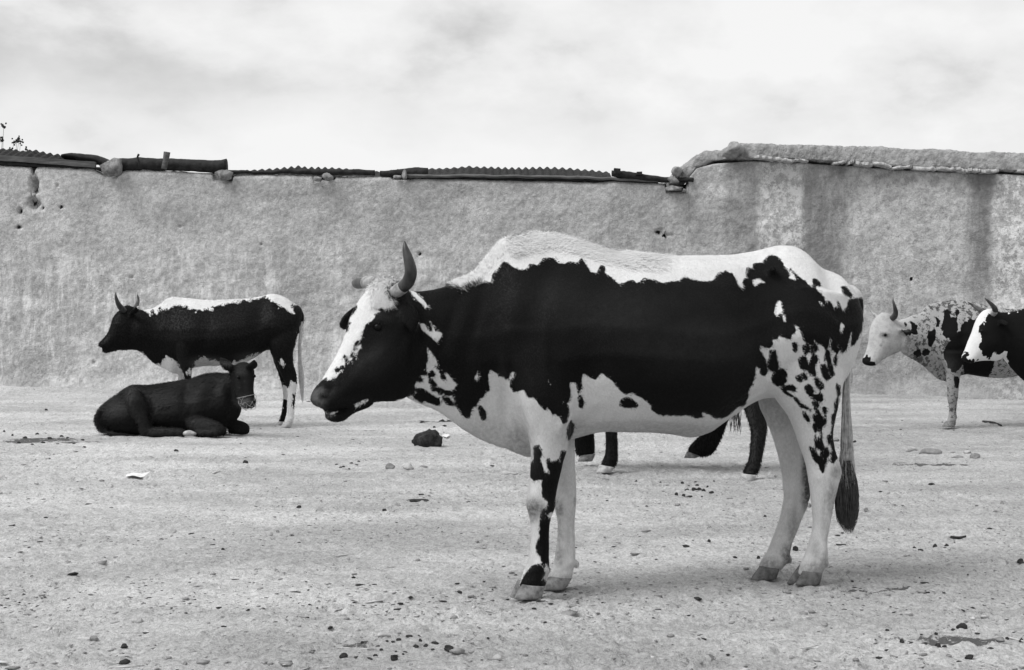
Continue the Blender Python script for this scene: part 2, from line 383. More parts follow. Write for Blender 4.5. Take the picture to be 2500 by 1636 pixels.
def build_cow(sp):
    pl = sp['plane']; K = sp['key']; ppm = sp['ppm']
    root = empty(sp['name'], sp['base']); tag(root, sp['label'], sp['cat'], sp.get('group'))
    mb = MB()
    for rows in sp['lofts']:
        mb.ring_loft(rings_of(pl, rows, K))
    hooves = []
    for lg in sp['legs']:
        hk = lg.get('key', K); rows = lg['rows']; ho = lg['off1']
        if ho is None:
            bx = Z(hk, [lg['toe'], lg['heel']]); my = max(bx[0][1], bx[1][1]); ho = pl.goff(bx[:, 0].mean(), my)
            ho = max(min(ho, lg.get('lim', .45)), -lg.get('lim', .45))
        n = len(rows); ys = np.array([r[1] for r in rows], float); t = (ys-ys[0])/(ys[-1]-ys[0]+1e-9)
        hi = [lg['off0']*(1-tt**.8)+ho*tt**.8 for tt in np.clip(t, 0, 1)]
        rr = [(r[0], r[1], r[2], r[3], r[4], hi[i]) for i, r in enumerate(rows)]
        mb.ring_loft(rings_of(pl, rr, hk, 4, 18))
        hooves.append((hk, lg, ho))
    for e in sp.get('ears', []):
        pts = [pl.P(*Z(K, [p[:2]])[0], p[2]) for p in e['pts']]
        mb.tube(pts, e['r'], 12, e.get('flat', .35), 3)
    for b_ in sp.get('tail', []):
        pts = [pl.P(*Z(K, [p[:2]])[0], b_['off']) for p in b_['pts']]
        mb.tube(pts, b_['r'], 10, 1, 3)
    for (x, y, off, r) in sp.get('lumps', []):
        c = pl.P(*Z(K, [(x, y)])[0], off); mb.tube([c+pl.t*-r, c+pl.t*-r*.6, c, c+pl.t*r*.6, c+pl.t*r], [.001, r*.8, r, r*.8, .001], 10)
    V, q = union(mb, sp['voxel'], sp.get('iters', 6))
    # muscle and bone relief
    vn = vnormals(V, q); x, y = proj(V); lat = np.abs(vn @ pl.n); disp = np.zeros(len(V))
    for (bx, by, rx, ry, rot, amt) in sp.get('relief', []):
        c = Z(K, [(bx, by)])[0]; s = ZM[K][2]; a = math.radians(rot)
        u = ((x-c[0])*math.cos(a)+(y-c[1])*math.sin(a))/(rx/s); v = (-(x-c[0])*math.sin(a)+(y-c[1])*math.cos(a))/(ry/s)
        disp += amt*np.exp(-(u*u+v*v))*lat**.5
    disp += sp.get('rough', .0015)*fbm(V[:, 0]*9, V[:, 2]*9, V[:, 1]*9, 3, 11)
    V = V + vn*disp[:, None]
    coat = coat_values(V, pl, sp['coat'], sp.get('black', False), ppm, K)
    soil_shading = np.zeros(len(V)); side = (V-pl.X0) @ pl.n
    for s_ in sp.get('soil_shading', []):
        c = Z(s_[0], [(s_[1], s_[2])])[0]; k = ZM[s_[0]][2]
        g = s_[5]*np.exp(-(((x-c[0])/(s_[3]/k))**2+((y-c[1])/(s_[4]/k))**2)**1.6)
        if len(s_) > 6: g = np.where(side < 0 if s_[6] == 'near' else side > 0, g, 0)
        soil_shading = np.maximum(soil_shading, g)
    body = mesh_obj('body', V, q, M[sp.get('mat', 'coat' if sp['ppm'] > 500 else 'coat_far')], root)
    setattr_(body, 'coat', coat); setattr_(body, 'soil_shading', soil_shading)
    spk = np.zeros(len(V))
    if 'speck' in sp: spk = sp['speck'](x, y)
    setattr_(body, 'speck', spk)
    for hk, lg, ho in hooves:
        hb = MB(); w_ = lg.get('hw', .03)
        o_ = lg.get('outer', (lg.get('tf'), lg.get('tb'), lg['toe'], lg['heel'])); claw(hb, pl, hk, *o_, ho-w_*.95, w_)
        i_ = lg.get('inner', o_); claw(hb, pl, hk, *i_, ho+w_*.95, w_)
        hb.obj('hoof', M[lg.get('hmat', 'hoof')], root)
    for h in sp.get('horns', []):
        hb = MB(); hb.tube([pl.P(*Z(K, [p[:2]])[0], p[2]) for p in h['pts']], h['r'], 14, 1, 4); ho_ = hb.obj('horn', M[h['mat']], root)
        if h.get('base'): 
            h2 = MB(); h2.tube([pl.P(*Z(K, [p[:2]])[0], p[2]) for p in h['base'][0]], h['base'][1], 14, 1, 3); h2.obj('horn_base', M['hornpale'], ho_)
    for (ex, ey, eo, er) in sp.get('eyes', []):
        c = pl.P(*Z(K, [(ex, ey)])[0], eo); eb = MB()
        eb.tube([c+np.array([0, 0, s_*er]) for s_ in (-1, -.92, -.7, -.38, 0, .38, .7, .92, 1)], [er*math.sqrt(max(1-s_*s_, 1e-4)) for s_ in (-1, -.92, -.7, -.38, 0, .38, .7, .92, 1)], 14)
        eb.obj('eye', M['eye'], root)
    return root, V, q, coat, soil_shading

# ================================================================== GROUND
def wall_line(X):            # depth of the wall's foot at world X
    return 20.0 - .035*(X+1) - .10*np.maximum(X-3.6, 0)
rows = [0.5, 1.2, 1.9, 2.4]
d = 2.9
while d < 22.5: rows.append(d); d *= 1.0028
for a in (24, 27, 32, 40, 60, 100, 200, 500, 1500): rows.append(a)
cols = list(np.arange(-3.2, 3.2, .0095))
st = .0095; c_ = 3.2
side_ = []
while c_ < 9: side_.append(c_); st = min(st*1.03, .022); c_ += st
for a in (10, 12, 15, 20, 30, 60, 120, 300, 1000): side_.append(a)
cols = [-a for a in side_[::-1]] + cols + side_
gx, gy = np.meshgrid(np.array(cols), np.array([-1500., -300, -60, -15, -4, -1] + rows))
wet = lambda x, y, cx, cy, rx, ry: np.exp(-(((x-cx)/rx)**2+((y-cy)/ry)**2)**2)
def ground_h(x, y):
    fade = np.clip((60-np.abs(y))/40, 0, 1)*np.clip((60-np.abs(x))/40, 0, 1)
    h = .007*fbm(x*1.1, y*1.1, oct=3, seed=3) + .0045*fbm(x*6, y*5, oct=3, seed=9)
    r = fbm(x*22, y*18, oct=3, seed=21); h = h + .0062*r
    cl = vnoise(x*13+3, y*11, seed=31)*.5+.5; cl2 = vnoise(x*2.1, y*2.3, seed=33)
    h = h + .010*np.clip(cl-.74+.10*cl2, 0, 1)*3*(.6+.4*r)
    h = h - .012*np.clip(vnoise(x*5+8, y*5, seed=41)-.55, 0, 1)*2
    pm = np.clip(fbm(x*.9+5, y*.9, oct=3, seed=45)*1.2+.55, .08, 1)
    k1 = vnoise(x*27+1, y*24, seed=46); k2 = vnoise(x*52, y*44, seed=47)
    h = h + pm*(.013*np.clip((k1-.28)*3.2, 0, 1)*(.6+.4*k2) + .004*np.clip((k2-.2)*2.5, 0, 1))
    t = np.clip((y-(wall_line(x)-.75))/.75, 0, 1); t = t*t*(3-2*t)
    h = h + t*(.045+.05*np.clip(-(x+2)/5, 0, 1)+.02*fbm(x*2.2, y*2, oct=3, seed=51))
    return h*fade - .004
gz = ground_h(gx, gy)
nr, nc = gx.shape
hr = np.random.default_rng(77)
for _ in range(150):
    hy_ = 1/hr.uniform(1/15., 1/4.2); hx_ = hr.uniform(-.32, .32)*hy_; a_ = hr.uniform(0, 6.28); R_ = .065*hr.uniform(.8, 1.2)
    i0, i1 = np.searchsorted(gy[:, 0], [hy_-.15, hy_+.15]); j0, j1 = np.searchsorted(gx[0], [hx_-.15, hx_+.15])
    if i1 <= i0 or j1 <= j0: continue
    X_, Y_ = gx[i0:i1, j0:j1]-hx_, gy[i0:i1, j0:j1]-hy_; u_ = X_*math.cos(a_)+Y_*math.sin(a_); v_ = -X_*math.sin(a_)+Y_*math.cos(a_)
    e_ = np.sqrt((u_/R_)**2+(v_/(R_*.72))**2); split = np.exp(-(v_/(R_*.12))**2)
    gz[i0:i1, j0:j1] += hr.uniform(.4, 1.)*(-.014*np.clip(1.15-e_, 0, .6)/.6*(1-.6*split) + .006*np.exp(-((e_-1.3)/.22)**2))
idx = np.arange(nr*nc).reshape(nr, nc)
gq = np.stack([idx[:-1, :-1], idx[:-1, 1:], idx[1:, 1:], idx[1:, :-1]], -1).reshape(-1, 4)
m, t, b = newmat('trodden_earth', .95, .1)
co = coord(t)
sx_ = nd(t, 'ShaderNodeSeparateXYZ'); t.links.new(co, sx_.inputs[0])
v1 = math_(t, 'MULTIPLY', smap(t, noise(t, coord(t, (.5, 1, 1)), 1.1, 5, .65), .32, .68, .40, .60), smap(t, sx_.outputs[0], -3.5, 3.0, 1.08, .90))  # earth paler at left: sideways light falloff painted into the colour
v2 = smap(t, noise(t, coord(t, (1, 1.4, 1)), 16, 5, .7), .28, .6, .80, 1.06)
v3 = smap(t, noise(t, coord(t, (1, .6, 1)), 80, 3, .8), .30, .66, .70, 1.12)
col = math_(t, 'MULTIPLY', math_(t, 'MULTIPLY', v1, v2), v3)
dk = smap(t, noise(t, coord(t, (1, .5, 1)), 38, 4, .78), .575, .625)  # dark flecks: dung dust plus painted shadows of the small relief
pt_ = smap(t, noise(t, co, 2.3, 3, .6), .42, .66)
col = grey_mix(t, math_(t, 'MULTIPLY', dk, math_(t, 'MULTIPLY_ADD', pt_, .6, .28)), col, .13)
wt = attr(t, 'wet'); wt = smap(t, math_(t, 'ADD', wt, math_(t, 'MULTIPLY', math_(t, 'SUBTRACT', noise(t, co, 30, 5, .75), .5), 3.2)), .45, .75)
col = grey_mix(t, wt, col, .11)
c = t.nodes.new('ShaderNodeCombineColor'); [t.links.new(col, c.inputs[i]) for i in range(3)]
t.links.new(c.outputs[0], b.inputs['Base Color'])
bump(t, b, math_(t, 'ADD', noise(t, co, 70, 5, .7), math_(t, 'MULTIPLY', noise(t, co, 300, 2, .6), .4)), 1.0, .016)
ground = mesh_obj('ground', np.stack([gx, gy, gz], -1).reshape(-1, 3), gq, m, None, True, origin=(0, 0, 0)); tag(ground, kind='structure')
wv = np.zeros(nr*nc)
for (px, py, rx, ry) in ((105, 1072, .30, .20), (60, 1076, .18, .16), (190, 1078, .22, .07), (2342, 1559, .16, .085), (2110, 1440, .14, .02), (1700, 1152, .42, .10),
                         (1740, 1150, .25, .07), (870, 1573, .05, .03), (2200, 1434, .1, .012), (2270, 1133, .30, .06), (1075, 1029, .35, .07)):
    p = gpt(px, py); wv = np.maximum(wv, wet(gx.ravel(), gy.ravel(), p[0], p[1], rx, ry)*(1 if py not in (1152, 1150) else .28))
setattr_(ground, 'wet', wv)
def gz_at(x, y): return float(ground_h(np.array([x]), np.array([y]))[0])

# ================================================================== WALL
def interp(pts, x):
    a = np.array(pts, float); return np.interp(x, a[:, 0], a[:, 1])
WD = lambda px: interp([(-400, 20.4), (0, 20.3), (630, 20.1), (1700, 19.85), (2081, 19.75), (2500, 18.9), (3000, 18.2)], px)   # depth of the wall face by bearing
def wallpt(px, py, fwd=0.):
    r = ray(px, py); D_ = WD(px)-fwd; return CAMP + r*(D_/r[1])
top_main = [(-420, 398), (0, 403), (76, 408), (78, 425), (84, 425), (88, 408), (107, 405), (143, 408), (228, 412), (246, 423), (257, 431), (286, 430), (296, 417.5), (321, 414), (446, 419),
            (518, 423), (523, 438), (566, 443), (571, 428), (625, 424.6), (700, 426), (762, 428), (766, 438), (816, 437), (820, 431), (880, 430), (952, 431.5), (960, 438), (1002, 438), (1019, 434),
            (1120, 437), (1246, 440), (1372, 442), (1448, 446), (1498, 441), (1582, 446), (1622, 448), (1626, 467), (1673, 467), (1676, 448), (1700, 447), (1760, 446)]
def build_wall(name, px0, px1, step, topfn, holes, mat, label, thick=.38, topround=.05, extra=None, voff=0.):
    xs = np.arange(px0, px1+step, step); nz = 190
    base = np.stack([wallpt(p, 900) for p in xs]); ztop = np.array([wallpt(p, topfn(p))[2] for p in xs])
    dx = np.gradient(base[:, 0]); dy = np.gradient(base[:, 1]); nn = np.stack([dy, -dx], 1); nn /= np.linalg.norm(nn, axis=1)[:, None]   # faces the camera
    t = np.linspace(0, 1, nz); zz = -.15 + (ztop[:, None]+.15)*t[None]
    X = np.repeat(base[:, :1], nz, 1); S = X.copy()
    dsp = .020*fbm(S*1.0, zz*1.3, oct=3, seed=61) + .008*fbm(S*6, zz*7, oct=4, seed=63) + .004*fbm(S*26, zz*26, oct=2, seed=65)
    batter = .05*np.clip(1-zz/1.2, 0, 1)**2 + .07*np.clip(1-zz/.28, 0, 1)**2
    back = topround*np.clip(1-(ztop[:, None]-zz)/topround, 0, 1)**2
    o_ = dsp + batter - back + voff
    if extra is not None: o_ = o_ + extra(np.repeat(xs[:, None], nz, 1), zz)
    for (hx, hy, rx, ry, dep) in holes:
        hp = wallpt(hx, hy); wob = .35*fbm(S*30, zz*30, oct=2, seed=71)
        o_ = o_ - dep*np.exp(-(((S-hp[0])/rx)**2+((zz-hp[2])/ry)**2 + wob)**1.5)
    fx = X + nn[:, :1]*o_; fy = base[:, 1:2] + nn[:, 1:]*o_
    front = np.stack([fx, fy, zz], -1)
    # top and back
    tops = []
    for k, dd in enumerate((.06, .15, .26, thick)):
        zt = ztop + .012*fbm(base[:, 0]*9, base[:, 0]*0+k, oct=3, seed=80+k) + (.0 if k < 3 else -.03)
        tops.append(np.stack([base[:, 0]-nn[:, 0]*dd, base[:, 1]-nn[:, 1]*dd, zt], -1))
    bk = np.stack([base[:, 0]-nn[:, 0]*thick, base[:, 1]-nn[:, 1]*thick, np.full(len(xs), -.15)], -1)
    G = np.concatenate([front, np.stack(tops, 1), bk[:, None]], 1)
    n_, m_ = G.shape[:2]; id_ = np.arange(n_*m_).reshape(n_, m_)
    q = np.stack([id_[:-1, :-1], id_[1:, :-1], id_[1:, 1:], id_[:-1, 1:]], -1).reshape(-1, 4)
    Vv = G.reshape(-1, 3)
    return Vv, q
def wall_mat(name, lo, hi, streak=.0, dark_left=0.):
    m, t, b = newmat(name, .95, .08)
    co = coord(t); v = smap(t, noise(t, co, 1.1, 4, .6), .3, .7, lo, hi)
    v = math_(t, 'MULTIPLY', v, smap(t, noise(t, co, 20, 6, .75), .3, .7, .74, 1.22))
    sx_ = nd(t, 'ShaderNodeSeparateXYZ'); t.links.new(co, sx_.inputs[0]); v = math_(t, 'MULTIPLY', v, smap(t, sx_.outputs[0], -6, 3, 1.10, .92))  # left end paler than right: light falloff put into the wall colour
    v = math_(t, 'MULTIPLY', v, smap(t, noise(t, co, 95, 3, .7), .3, .7, .84, 1.14))
    # pale lime runs, low on the wall
    st_ = smap(t, noise(t, coord(t, (1, 1, .20)), 8.5, 5, .75, .3), .47, .66)
    zc = nd(t, 'ShaderNodeSeparateXYZ'); cc = t.nodes.new('ShaderNodeTexCoord'); t.links.new(cc.outputs['Object'], zc.inputs[0])
    lowm = smap(t, zc.outputs[2], 2.3, 1.0); patch = smap(t, noise(t, co, 1.5, 3, .6), .33, .58, .25, 1.)
    st_ = math_(t, 'MULTIPLY', math_(t, 'MULTIPLY', st_, lowm), patch)
    v = grey_mix(t, math_(t, 'MULTIPLY', st_, streak), v, .68)
    if name.startswith('plaster'):
        # flaked whitewash in upright bands, and smooth dark damp runs
        for (x0, x1, amt) in ((2.86-4.4, 3.34-4.4, .95), (2.86-4.4, 3.0-4.4, .8), (3.2-4.4, 3.34-4.4, .8), (5.35-4.4, 7.-4.4, .8), (3.85-4.4, 5.1-4.4, .35)):
            wx = math_(t, 'ADD', zc.outputs[0], math_(t, 'MULTIPLY', math_(t, 'SUBTRACT', noise(t, co, 4, 4, .7), .5), .38)); bnd = math_(t, 'MULTIPLY', smap(t, wx, x0-.06, x0+.05), smap(t, wx, x1+.08, x1-.05))
            fl = smap(t, noise(t, coord(t, (1, 1, .8)), 11, 6, .85), .47, .55)
            v = grey_mix(t, math_(t, 'MULTIPLY', math_(t, 'MULTIPLY', bnd, fl), amt), v, .64)
        for (x0, x1, amt) in ((2.45-4.4, 2.83-4.4, .45), (3.36-4.4, 3.84-4.4, .6), (5.12-4.4, 5.34-4.4, .75)):
            wx = math_(t, 'ADD', zc.outputs[0], math_(t, 'MULTIPLY', math_(t, 'SUBTRACT', noise(t, co, 2.4, 4, .65), .5), .26))
            bnd = math_(t, 'MULTIPLY', smap(t, wx, x0-.05, x0+.07), smap(t, wx, x1+.07, x1-.05)); bnd = math_(t, 'MULTIPLY', bnd, smap(t, noise(t, coord(t, (1, 1, .22)), 6, 5, .7), .34, .56, .35, 1.))
            up = smap(t, zc.outputs[2], .9, 1.5)
            v = grey_mix(t, math_(t, 'MULTIPLY', math_(t, 'MULTIPLY', bnd, up), amt), v, .13)
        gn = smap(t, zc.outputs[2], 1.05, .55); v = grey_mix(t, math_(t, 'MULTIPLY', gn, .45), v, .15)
    big_ = smap(t, noise(t, coord(t, (.7, 1, 1.2)), 2.2, 5, .7), .35, .65, .86, 1.12); v = math_(t, 'MULTIPLY', v, big_)
    vo = nd(t, 'ShaderNodeTexVoronoi', Scale=1.3); vo.feature = 'DISTANCE_TO_EDGE'; wc = t.nodes.new('ShaderNodeVectorMath'); wc.operation = 'ADD'; nn_ = nd(t, 'ShaderNodeTexNoise', Scale=3., Detail=5., Roughness=.7); t.links.new(co, nn_.inputs['Vector']); t.links.new(co, wc.inputs[0]); t.links.new(nn_.outputs[1], wc.inputs[1]); t.links.new(wc.outputs[0], vo.inputs['Vector'])
    ck = math_(t, 'MULTIPLY', smap(t, vo.outputs['Distance'], .008, .0), smap(t, noise(t, co, .9, 2), .52, .62)); v = grey_mix(t, math_(t, 'MULTIPLY', ck, .6), v, .10)
    pk = smap(t, noise(t, co, 19, 2, .5), .745, .78); v = grey_mix(t, math_(t, 'MULTIPLY', pk, .6), v, .08)
    c = t.nodes.new('ShaderNodeCombineColor'); [t.links.new(v, c.inputs[i]) for i in range(3)]
    t.links.new(c.outputs[0], b.inputs['Base Color'])
    bump(t, b, math_(t, 'ADD', noise(t, co, 42, 5, .72), math_(t, 'MULTIPLY', noise(t, coord(t, (1, 1, .5)), 9, 3, .6), .6)), .8, .03)
    return m
M['mud'] = wall_mat('mud_wall', .36, .46, .9); M['plaster'] = wall_mat('plaster_wall', .32, .42, .45)
M['mudroof'] = simple_mat('mud_roofing', .20, .34, 14, .95, .08, .9, .03, bscale=40)
holes = [(83, 448, .045, .07, .14), (85, 467, .05, .03, .07), (82, 497, .07, .07, .12), (48, 514, .025, .035, .07), (47, 555, .04, .02, .05), (101, 508, .03, .04, .05), (139, 452, .018, .018, .04),
         (320, 676, .025, .02, .04), (148, 505, .03, .02, .03), (1608, 566, .05, .03, .04), (1625, 575, .10, .02, .03), (1700, 613, .06, .015, .03),
         (1025, 620, .02, .02, .04), (440, 553, .03, .02, .03), (638, 596, .015, .015, .04), (230, 885, .02, .02, .03)]
Vw, qw = build_wall('mud_wall', -420, 1690, 2.6, lambda p: interp(top_main, p), holes, M['mud'], '')
wall = mesh_obj('mud_wall', Vw, qw, M['mud'], None, True, origin=(0, 0, 0))
tag(wall, 'long low mud plastered wall with chalky runs, carrying rusty roofing sheets along its top', 'wall')

# right-hand building: plain rendered wall under a mud roof with a slab eave
eave = [(1700, 400), (1740, 396), (1790, 392), (1834, 391), (1963, 396), (2001, 399), (2080, 403), (2167, 411), (2281, 417), (2413, 421), (2500, 425), (2900, 440)]
bld = empty('mud_building', (4.4, 20.2, 0)); tag(bld, 'taller rendered mud building with heavy earth roof at the right end of the wall', 'building')
def ex(px, zz): return .004+.03*np.clip((px-1700)/70, 0, 1)
Vb, qb = build_wall('wall', 1680, 2880, 2.6, lambda p: interp([(1680, 432), (1700, 408), (1740, 398), (1790, 394)] + eave[3:], p)+3, [(2085, 680, .03, .045, .012), (2226, 680, .03, .05, .012), (2170, 560, .015, .02, .02)], M['plaster'], '', thick=1.2, topround=.01, extra=ex)
mesh_obj('wall', Vb, qb, M['plaster'], bld)
skyline = [(1636, 434), (1645, 424), (1657, 409), (1676, 401), (1698, 381), (1725, 365), (1763, 365), (1781, 354), (1804, 347), (1865, 348), (1903, 353), (1978, 354), (2054, 357), (2130, 357), (2205, 363), (2281, 366), (2356, 369), (2500, 373), (2880, 384)]
lowline = [(1636, 447), (1680, 440), (1700, 408), (1740, 396), (1790, 390), (1834, 388)] + [(a, b_-4) for a, b_ in eave[4:]]
xs = np.arange(1636, 2880, 3.0); RR = []
for p in xs:
    zt = wallpt(p, interp(skyline, p))[2]; zl = wallpt(p, interp(lowline, p))[2]; b0 = wallpt(p, 500); h = zt-zl
    over = .12*np.clip((p-1800)/40, 0, 1)-.005; wb = lambda k: .012*float(fbm(np.array([b0[0]*5.+k*3.1]), np.array([k*1.7]), oct=3, seed=90)[0])
    prof = [(over-.02, 0), (over+.0, .04*h), (over-.005, .3*h), (over-.015, .66*h), (over-.04, .92*h), (over-.09, .995*h), (-.35, 1.0*h), (-.6, .97*h), (-.9, .85*h), (-1.2, .6*h), (-1.2, -.03), (-.4, -.03)]
    RR.append([np.array([b0[0], b0[1]-o_+wb(i), zl+hh+wb(i+40)]) for i, (o_, hh) in enumerate(prof)])
rb = MB(); rb.ring_loft(catmull(np.array(RR).reshape(len(RR), -1), 1).reshape(len(RR), -1, 3)); Vr, Fr = rb.arr()
# fine crumbly relief, by subdividing across the profile
me_ = bpy.data.meshes.new('t'); me_.from_pydata([tuple(v) for v in Vr], [], Fr); to = bpy.data.objects.new('t', me_); COL.objects.link(to)
md = to.modifiers.new('s', 'SUBSURF'); md.levels = 2; md.subdivision_type = 'CATMULL_CLARK'
ev = to.evaluated_get(bpy.context.evaluated_depsgraph_get()); m2 = bpy.data.meshes.new_from_object(ev)
cc = np.empty(len(m2.vertices)*3, np.float32); m2.vertices.foreach_get('co', cc); cc = cc.reshape(-1, 3).astype(float)
qq = np.array([list(p.vertices) for p in m2.polygons]); bpy.data.objects.remove(to)
vn = vnormals(cc, qq); cc = cc + vn*(.011*fbm(cc[:, 0]*5, cc[:, 2]*9, cc[:, 1]*7, 3, 95)+.008*fbm(cc[:, 0]*30, cc[:, 2]*30, cc[:, 1]*30, 3, 97))[:, None]
mesh_obj('roof_mud', cc, qq, M['mudroof'], bld)
M['slab'] = simple_mat('eave_slab', .24, .46, 22, .9, .1, .6, .006)
cuts = [620, 752, 880, 968, None, 1128, 1218, 1268, 1382, 1500, 1642, 1790, 1912, 1985, 2070, 2182, None, 2310, 2420, 2540, 2680, 2800, 2950, 3080]
prev = 620
for a, c2 in zip(cuts[:-1], cuts[1:]):
    if a is None: continue
    if c2 is None: continue
    x0, x1 = Z('X', [(a, 0), (c2, 0)])[:, 0]; x0 += 2.2
    sb = MB(); n_ = 7; th = rng.uniform(.022, .040); ov = rng.uniform(.17, .25); R = []
    dz0 = rng.uniform(-.012, .012); tl = rng.uniform(-.018, .018)
    for j in range(n_):
        p = x0+(x1-x0)*j/(n_-1); zc_ = wallpt(p, interp(eave, p)-2)[2]+dz0+tl*(j/(n_-1)-.5)*2+rng.normal(0, .005); b0 = wallpt(p, 500)
        o1 = ov+rng.normal(0, .018)-.05*(j in (0, n_-1)); y0 = b0[1]
        R.append([np.array([b0[0], y0-o1, zc_-th/2+.003]), np.array([b0[0], y0-o1-.006, zc_]), np.array([b0[0], y0-o1, zc_+th/2]), np.array([b0[0], y0+.1, zc_+th/2+.01]), np.array([b0[0], y0+.1, zc_-th/2-.004])])
    sb.ring_loft(R); sb.obj('eave_slab', M['slab'], bld, smooth=False)

# ------------------------------------------------------------------ roofing on the wall
M['rust'] = simple_mat('rusted_sheet', .006, .024, 9, .8, .2, .5, .004)
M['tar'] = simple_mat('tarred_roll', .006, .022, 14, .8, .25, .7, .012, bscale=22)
M['wood'] = simple_mat('weathered_timber', .05, .13, 6, .85, .15, .6, .005, stretch=(.6, 6, 6), bscale=30)
M['stone'] = simple_mat('wall_stone', .10, .27, 12, .9, .15, .8, .015)
M['plank'] = simple_mat('grey_plank', .05, .11, 8, .85, .15, .5, .004, stretch=(.4, 5, 5))
def corr_sheet(name, pts_top, pxlow, label, amp=.011, pitch=.088, depth=.95):
    """corrugated sheet lying on the wall top, rising to the rear"""
    pts_top = np.array(pts_top, float); x0, x1 = pts_top[0, 0], pts_top[-1, 0]
    X0, X1 = wallpt(x0, 430)[0], wallpt(x1, 430)[0]; n_ = int((X1-X0)/.006); Xs = np.linspace(X0, X1, n_); Vv = []
    nd_ = 8
    for i, Xw in enumerate(Xs):
        p = CX + F*Xw/(WD(x0)+.2)*1.0; p = min(max(p, x0), x1)
        zt = CAMP[2] + (CY-interp(pts_top, p))/F*(WD(p)+depth) + 0; zt = (CAMP + ray(p, interp(pts_top, p))*((WD(p)+depth)/ray(p, 400)[1]))[2]-amp
        zl = wallpt(p, interp(pxlow, p))[2]-.005
        for side in (0, 1):
            for k in range(nd_):
                f = k/(nd_-1); f2 = f if side == 0 else 1-f
                Vv.append((Xw, WD(p)+.06+(depth-.06)*f2, zl+(zt-zl)*f2**.8+amp*(1+.3*math.sin(Xw*2.3+1))*math.cos((Xw+.012*math.sin(Xw*5.1))/pitch*2*math.pi)+.012*math.sin(Xw*4.3)*math.sin(Xw*2.9)+(0 if side == 0 else -.003)+.006*math.sin(Xw*3+f2*2)))
    m_ = nd_*2; id_ = np.arange(n_*m_).reshape(n_, m_); id2 = np.concatenate([id_, id_[:, :1]], 1)
    q = np.stack([id2[:-1, :-1], id2[1:, :-1], id2[1:, 1:], id2[:-1, 1:]], -1).reshape(-1, 4)
    o = mesh_obj(name, np.array(Vv), q, M['rust'], None, True, origin=(float(Xs.mean()), float(WD(x0)), 2.5)); tag(o, label, 'roofing sheet', 'corrugated roofing sheets on the wall'); return o
lowl = [(p, y+5) for p, y in [(-420, 396), (0, 400), (240, 410), (560, 424), (760, 426), (960, 430), (1250, 436), (1560, 444), (1620, 446)]]
corr_sheet('corrugated_sheet', [(-400, 352), (-100, 360), (0, 362), (20, 366), (36, 364), (52, 364), (70, 369), (100, 375), (125, 377), (160, 376)], lowl, 'short corrugated sheet end above the grey plank at the far left of the wall')
corr_sheet('corrugated_sheet', [(556, 413), (600, 413), (650, 410), (690, 405), (716, 402), (730, 406), (800, 410)], lowl, 'corrugated sheet with wavy top just right of the tarred roll')
corr_sheet('corrugated_sheet', [(780, 410), (850, 412), (920, 416), (960, 412)], lowl, 'low flattened corrugated sheet between the two small wall stones', amp=.007)
corr_sheet('corrugated_sheet', [(985, 411), (1010, 408), (1060, 408), (1120, 407.5), (1140, 406.5), (1160, 409), (1280, 410), (1400, 409), (1450, 412), (1490, 418), (1500, 419)], lowl, 'longest corrugated sheet lying over the long pole on the wall')
def strip(name, key, top, bot, dpt, label, cat, mat, fwd=.0, rnd=True, k=1):
    """long timber or roll traced by its upper and lower edge, round in section"""
    n_ = 60; T_ = Z(key, top); B_ = Z(key, bot); x0, x1 = T_[0, 0], T_[-1, 0]; R = []
    for x in np.linspace(x0, x1, n_):
        yt = np.interp(x, T_[:, 0], T_[:, 1]); yb = np.interp(x, B_[:, 0], B_[:, 1])
        pt, pb = wallpt(x, yt, fwd), wallpt(x, yb, fwd); c, r = (pt+pb)/2, (pt[2]-pb[2])/2; r = max(r, .004)
        c = c + np.array([0, dpt, 0])
        if rnd: ring = [c+np.array([0, math.sin(a)*dpt*1.0, math.cos(a)*r])*(1+rng.normal(0, .02)) if False else c+np.array([0, math.sin(a)*dpt, math.cos(a)*r*(1+.0*a)]) for a in np.linspace(0, 2*math.pi, 14, endpoint=False)]
        else: ring = [c+np.array([0, sy*dpt, sz*r]) for sy, sz in ((-1, -1), (-1, 1), (1, 1), (1, -1))]
        R.append(ring)
    mb = MB(); mb.ring_loft(R); V_, F_ = mb.arr(); V_ = V_ + np.stack([0*V_[:, 0], .010*fbm(V_[:, 0]*9, V_[:, 2]*9, seed=5), .009*fbm(V_[:, 0]*6, V_[:, 2]*3, seed=6)], 1)*k
    o = mesh_obj(name, V_, F_, mat, None, rnd, origin=tuple(V_.mean(0))); 
    if label: tag(o, label, cat)
    return o
strip('wooden_plank', 'W', [(-900, 225), (0, 276), (320, 298), (650, 322)], [(-900, 262), (0, 312), (320, 336), (650, 362)], .03, 'grey squared plank lying along the top at the left end of the wall', 'plank', M['plank'], fwd=.02, rnd=False, k=.3)
strip('gap_shade_strip', 'W', [(-900, 262), (0, 308), (650, 355), (700, 350)], [(-900, 300), (0, 350), (650, 372), (700, 390)], .05, 'black strip filling the shaded gap under the grey plank on the wall top', 'dark strip', M['tar'], fwd=-.03)  # black strip drawn where the shaded gap below the plank shows
strip('bulged_sheet', 'W', [(415, 262), (470, 254), (530, 252), (600, 262), (660, 278), (720, 297), (800, 318)], [(415, 300), (470, 305), (560, 322), (640, 335), (720, 370), (800, 375)], .25, 'smooth bulging dark sheet between the corrugated end and the large wall stone', 'roofing sheet', M['rust'], fwd=-.2)
roll = strip('tarred_roll', 'W', [(775, 296), (860, 292), (925, 284), (980, 293), (1100, 290), (1200, 298), (1330, 304), (1440, 308), (1500, 305), (1538, 296)], [(775, 385), (860, 378), (1000, 376), (1200, 380), (1330, 388), (1500, 402), (1538, 405)], .11, 'thick black tarred roll lying on the wall between two stones', 'roll', M['tar'], fwd=.03)
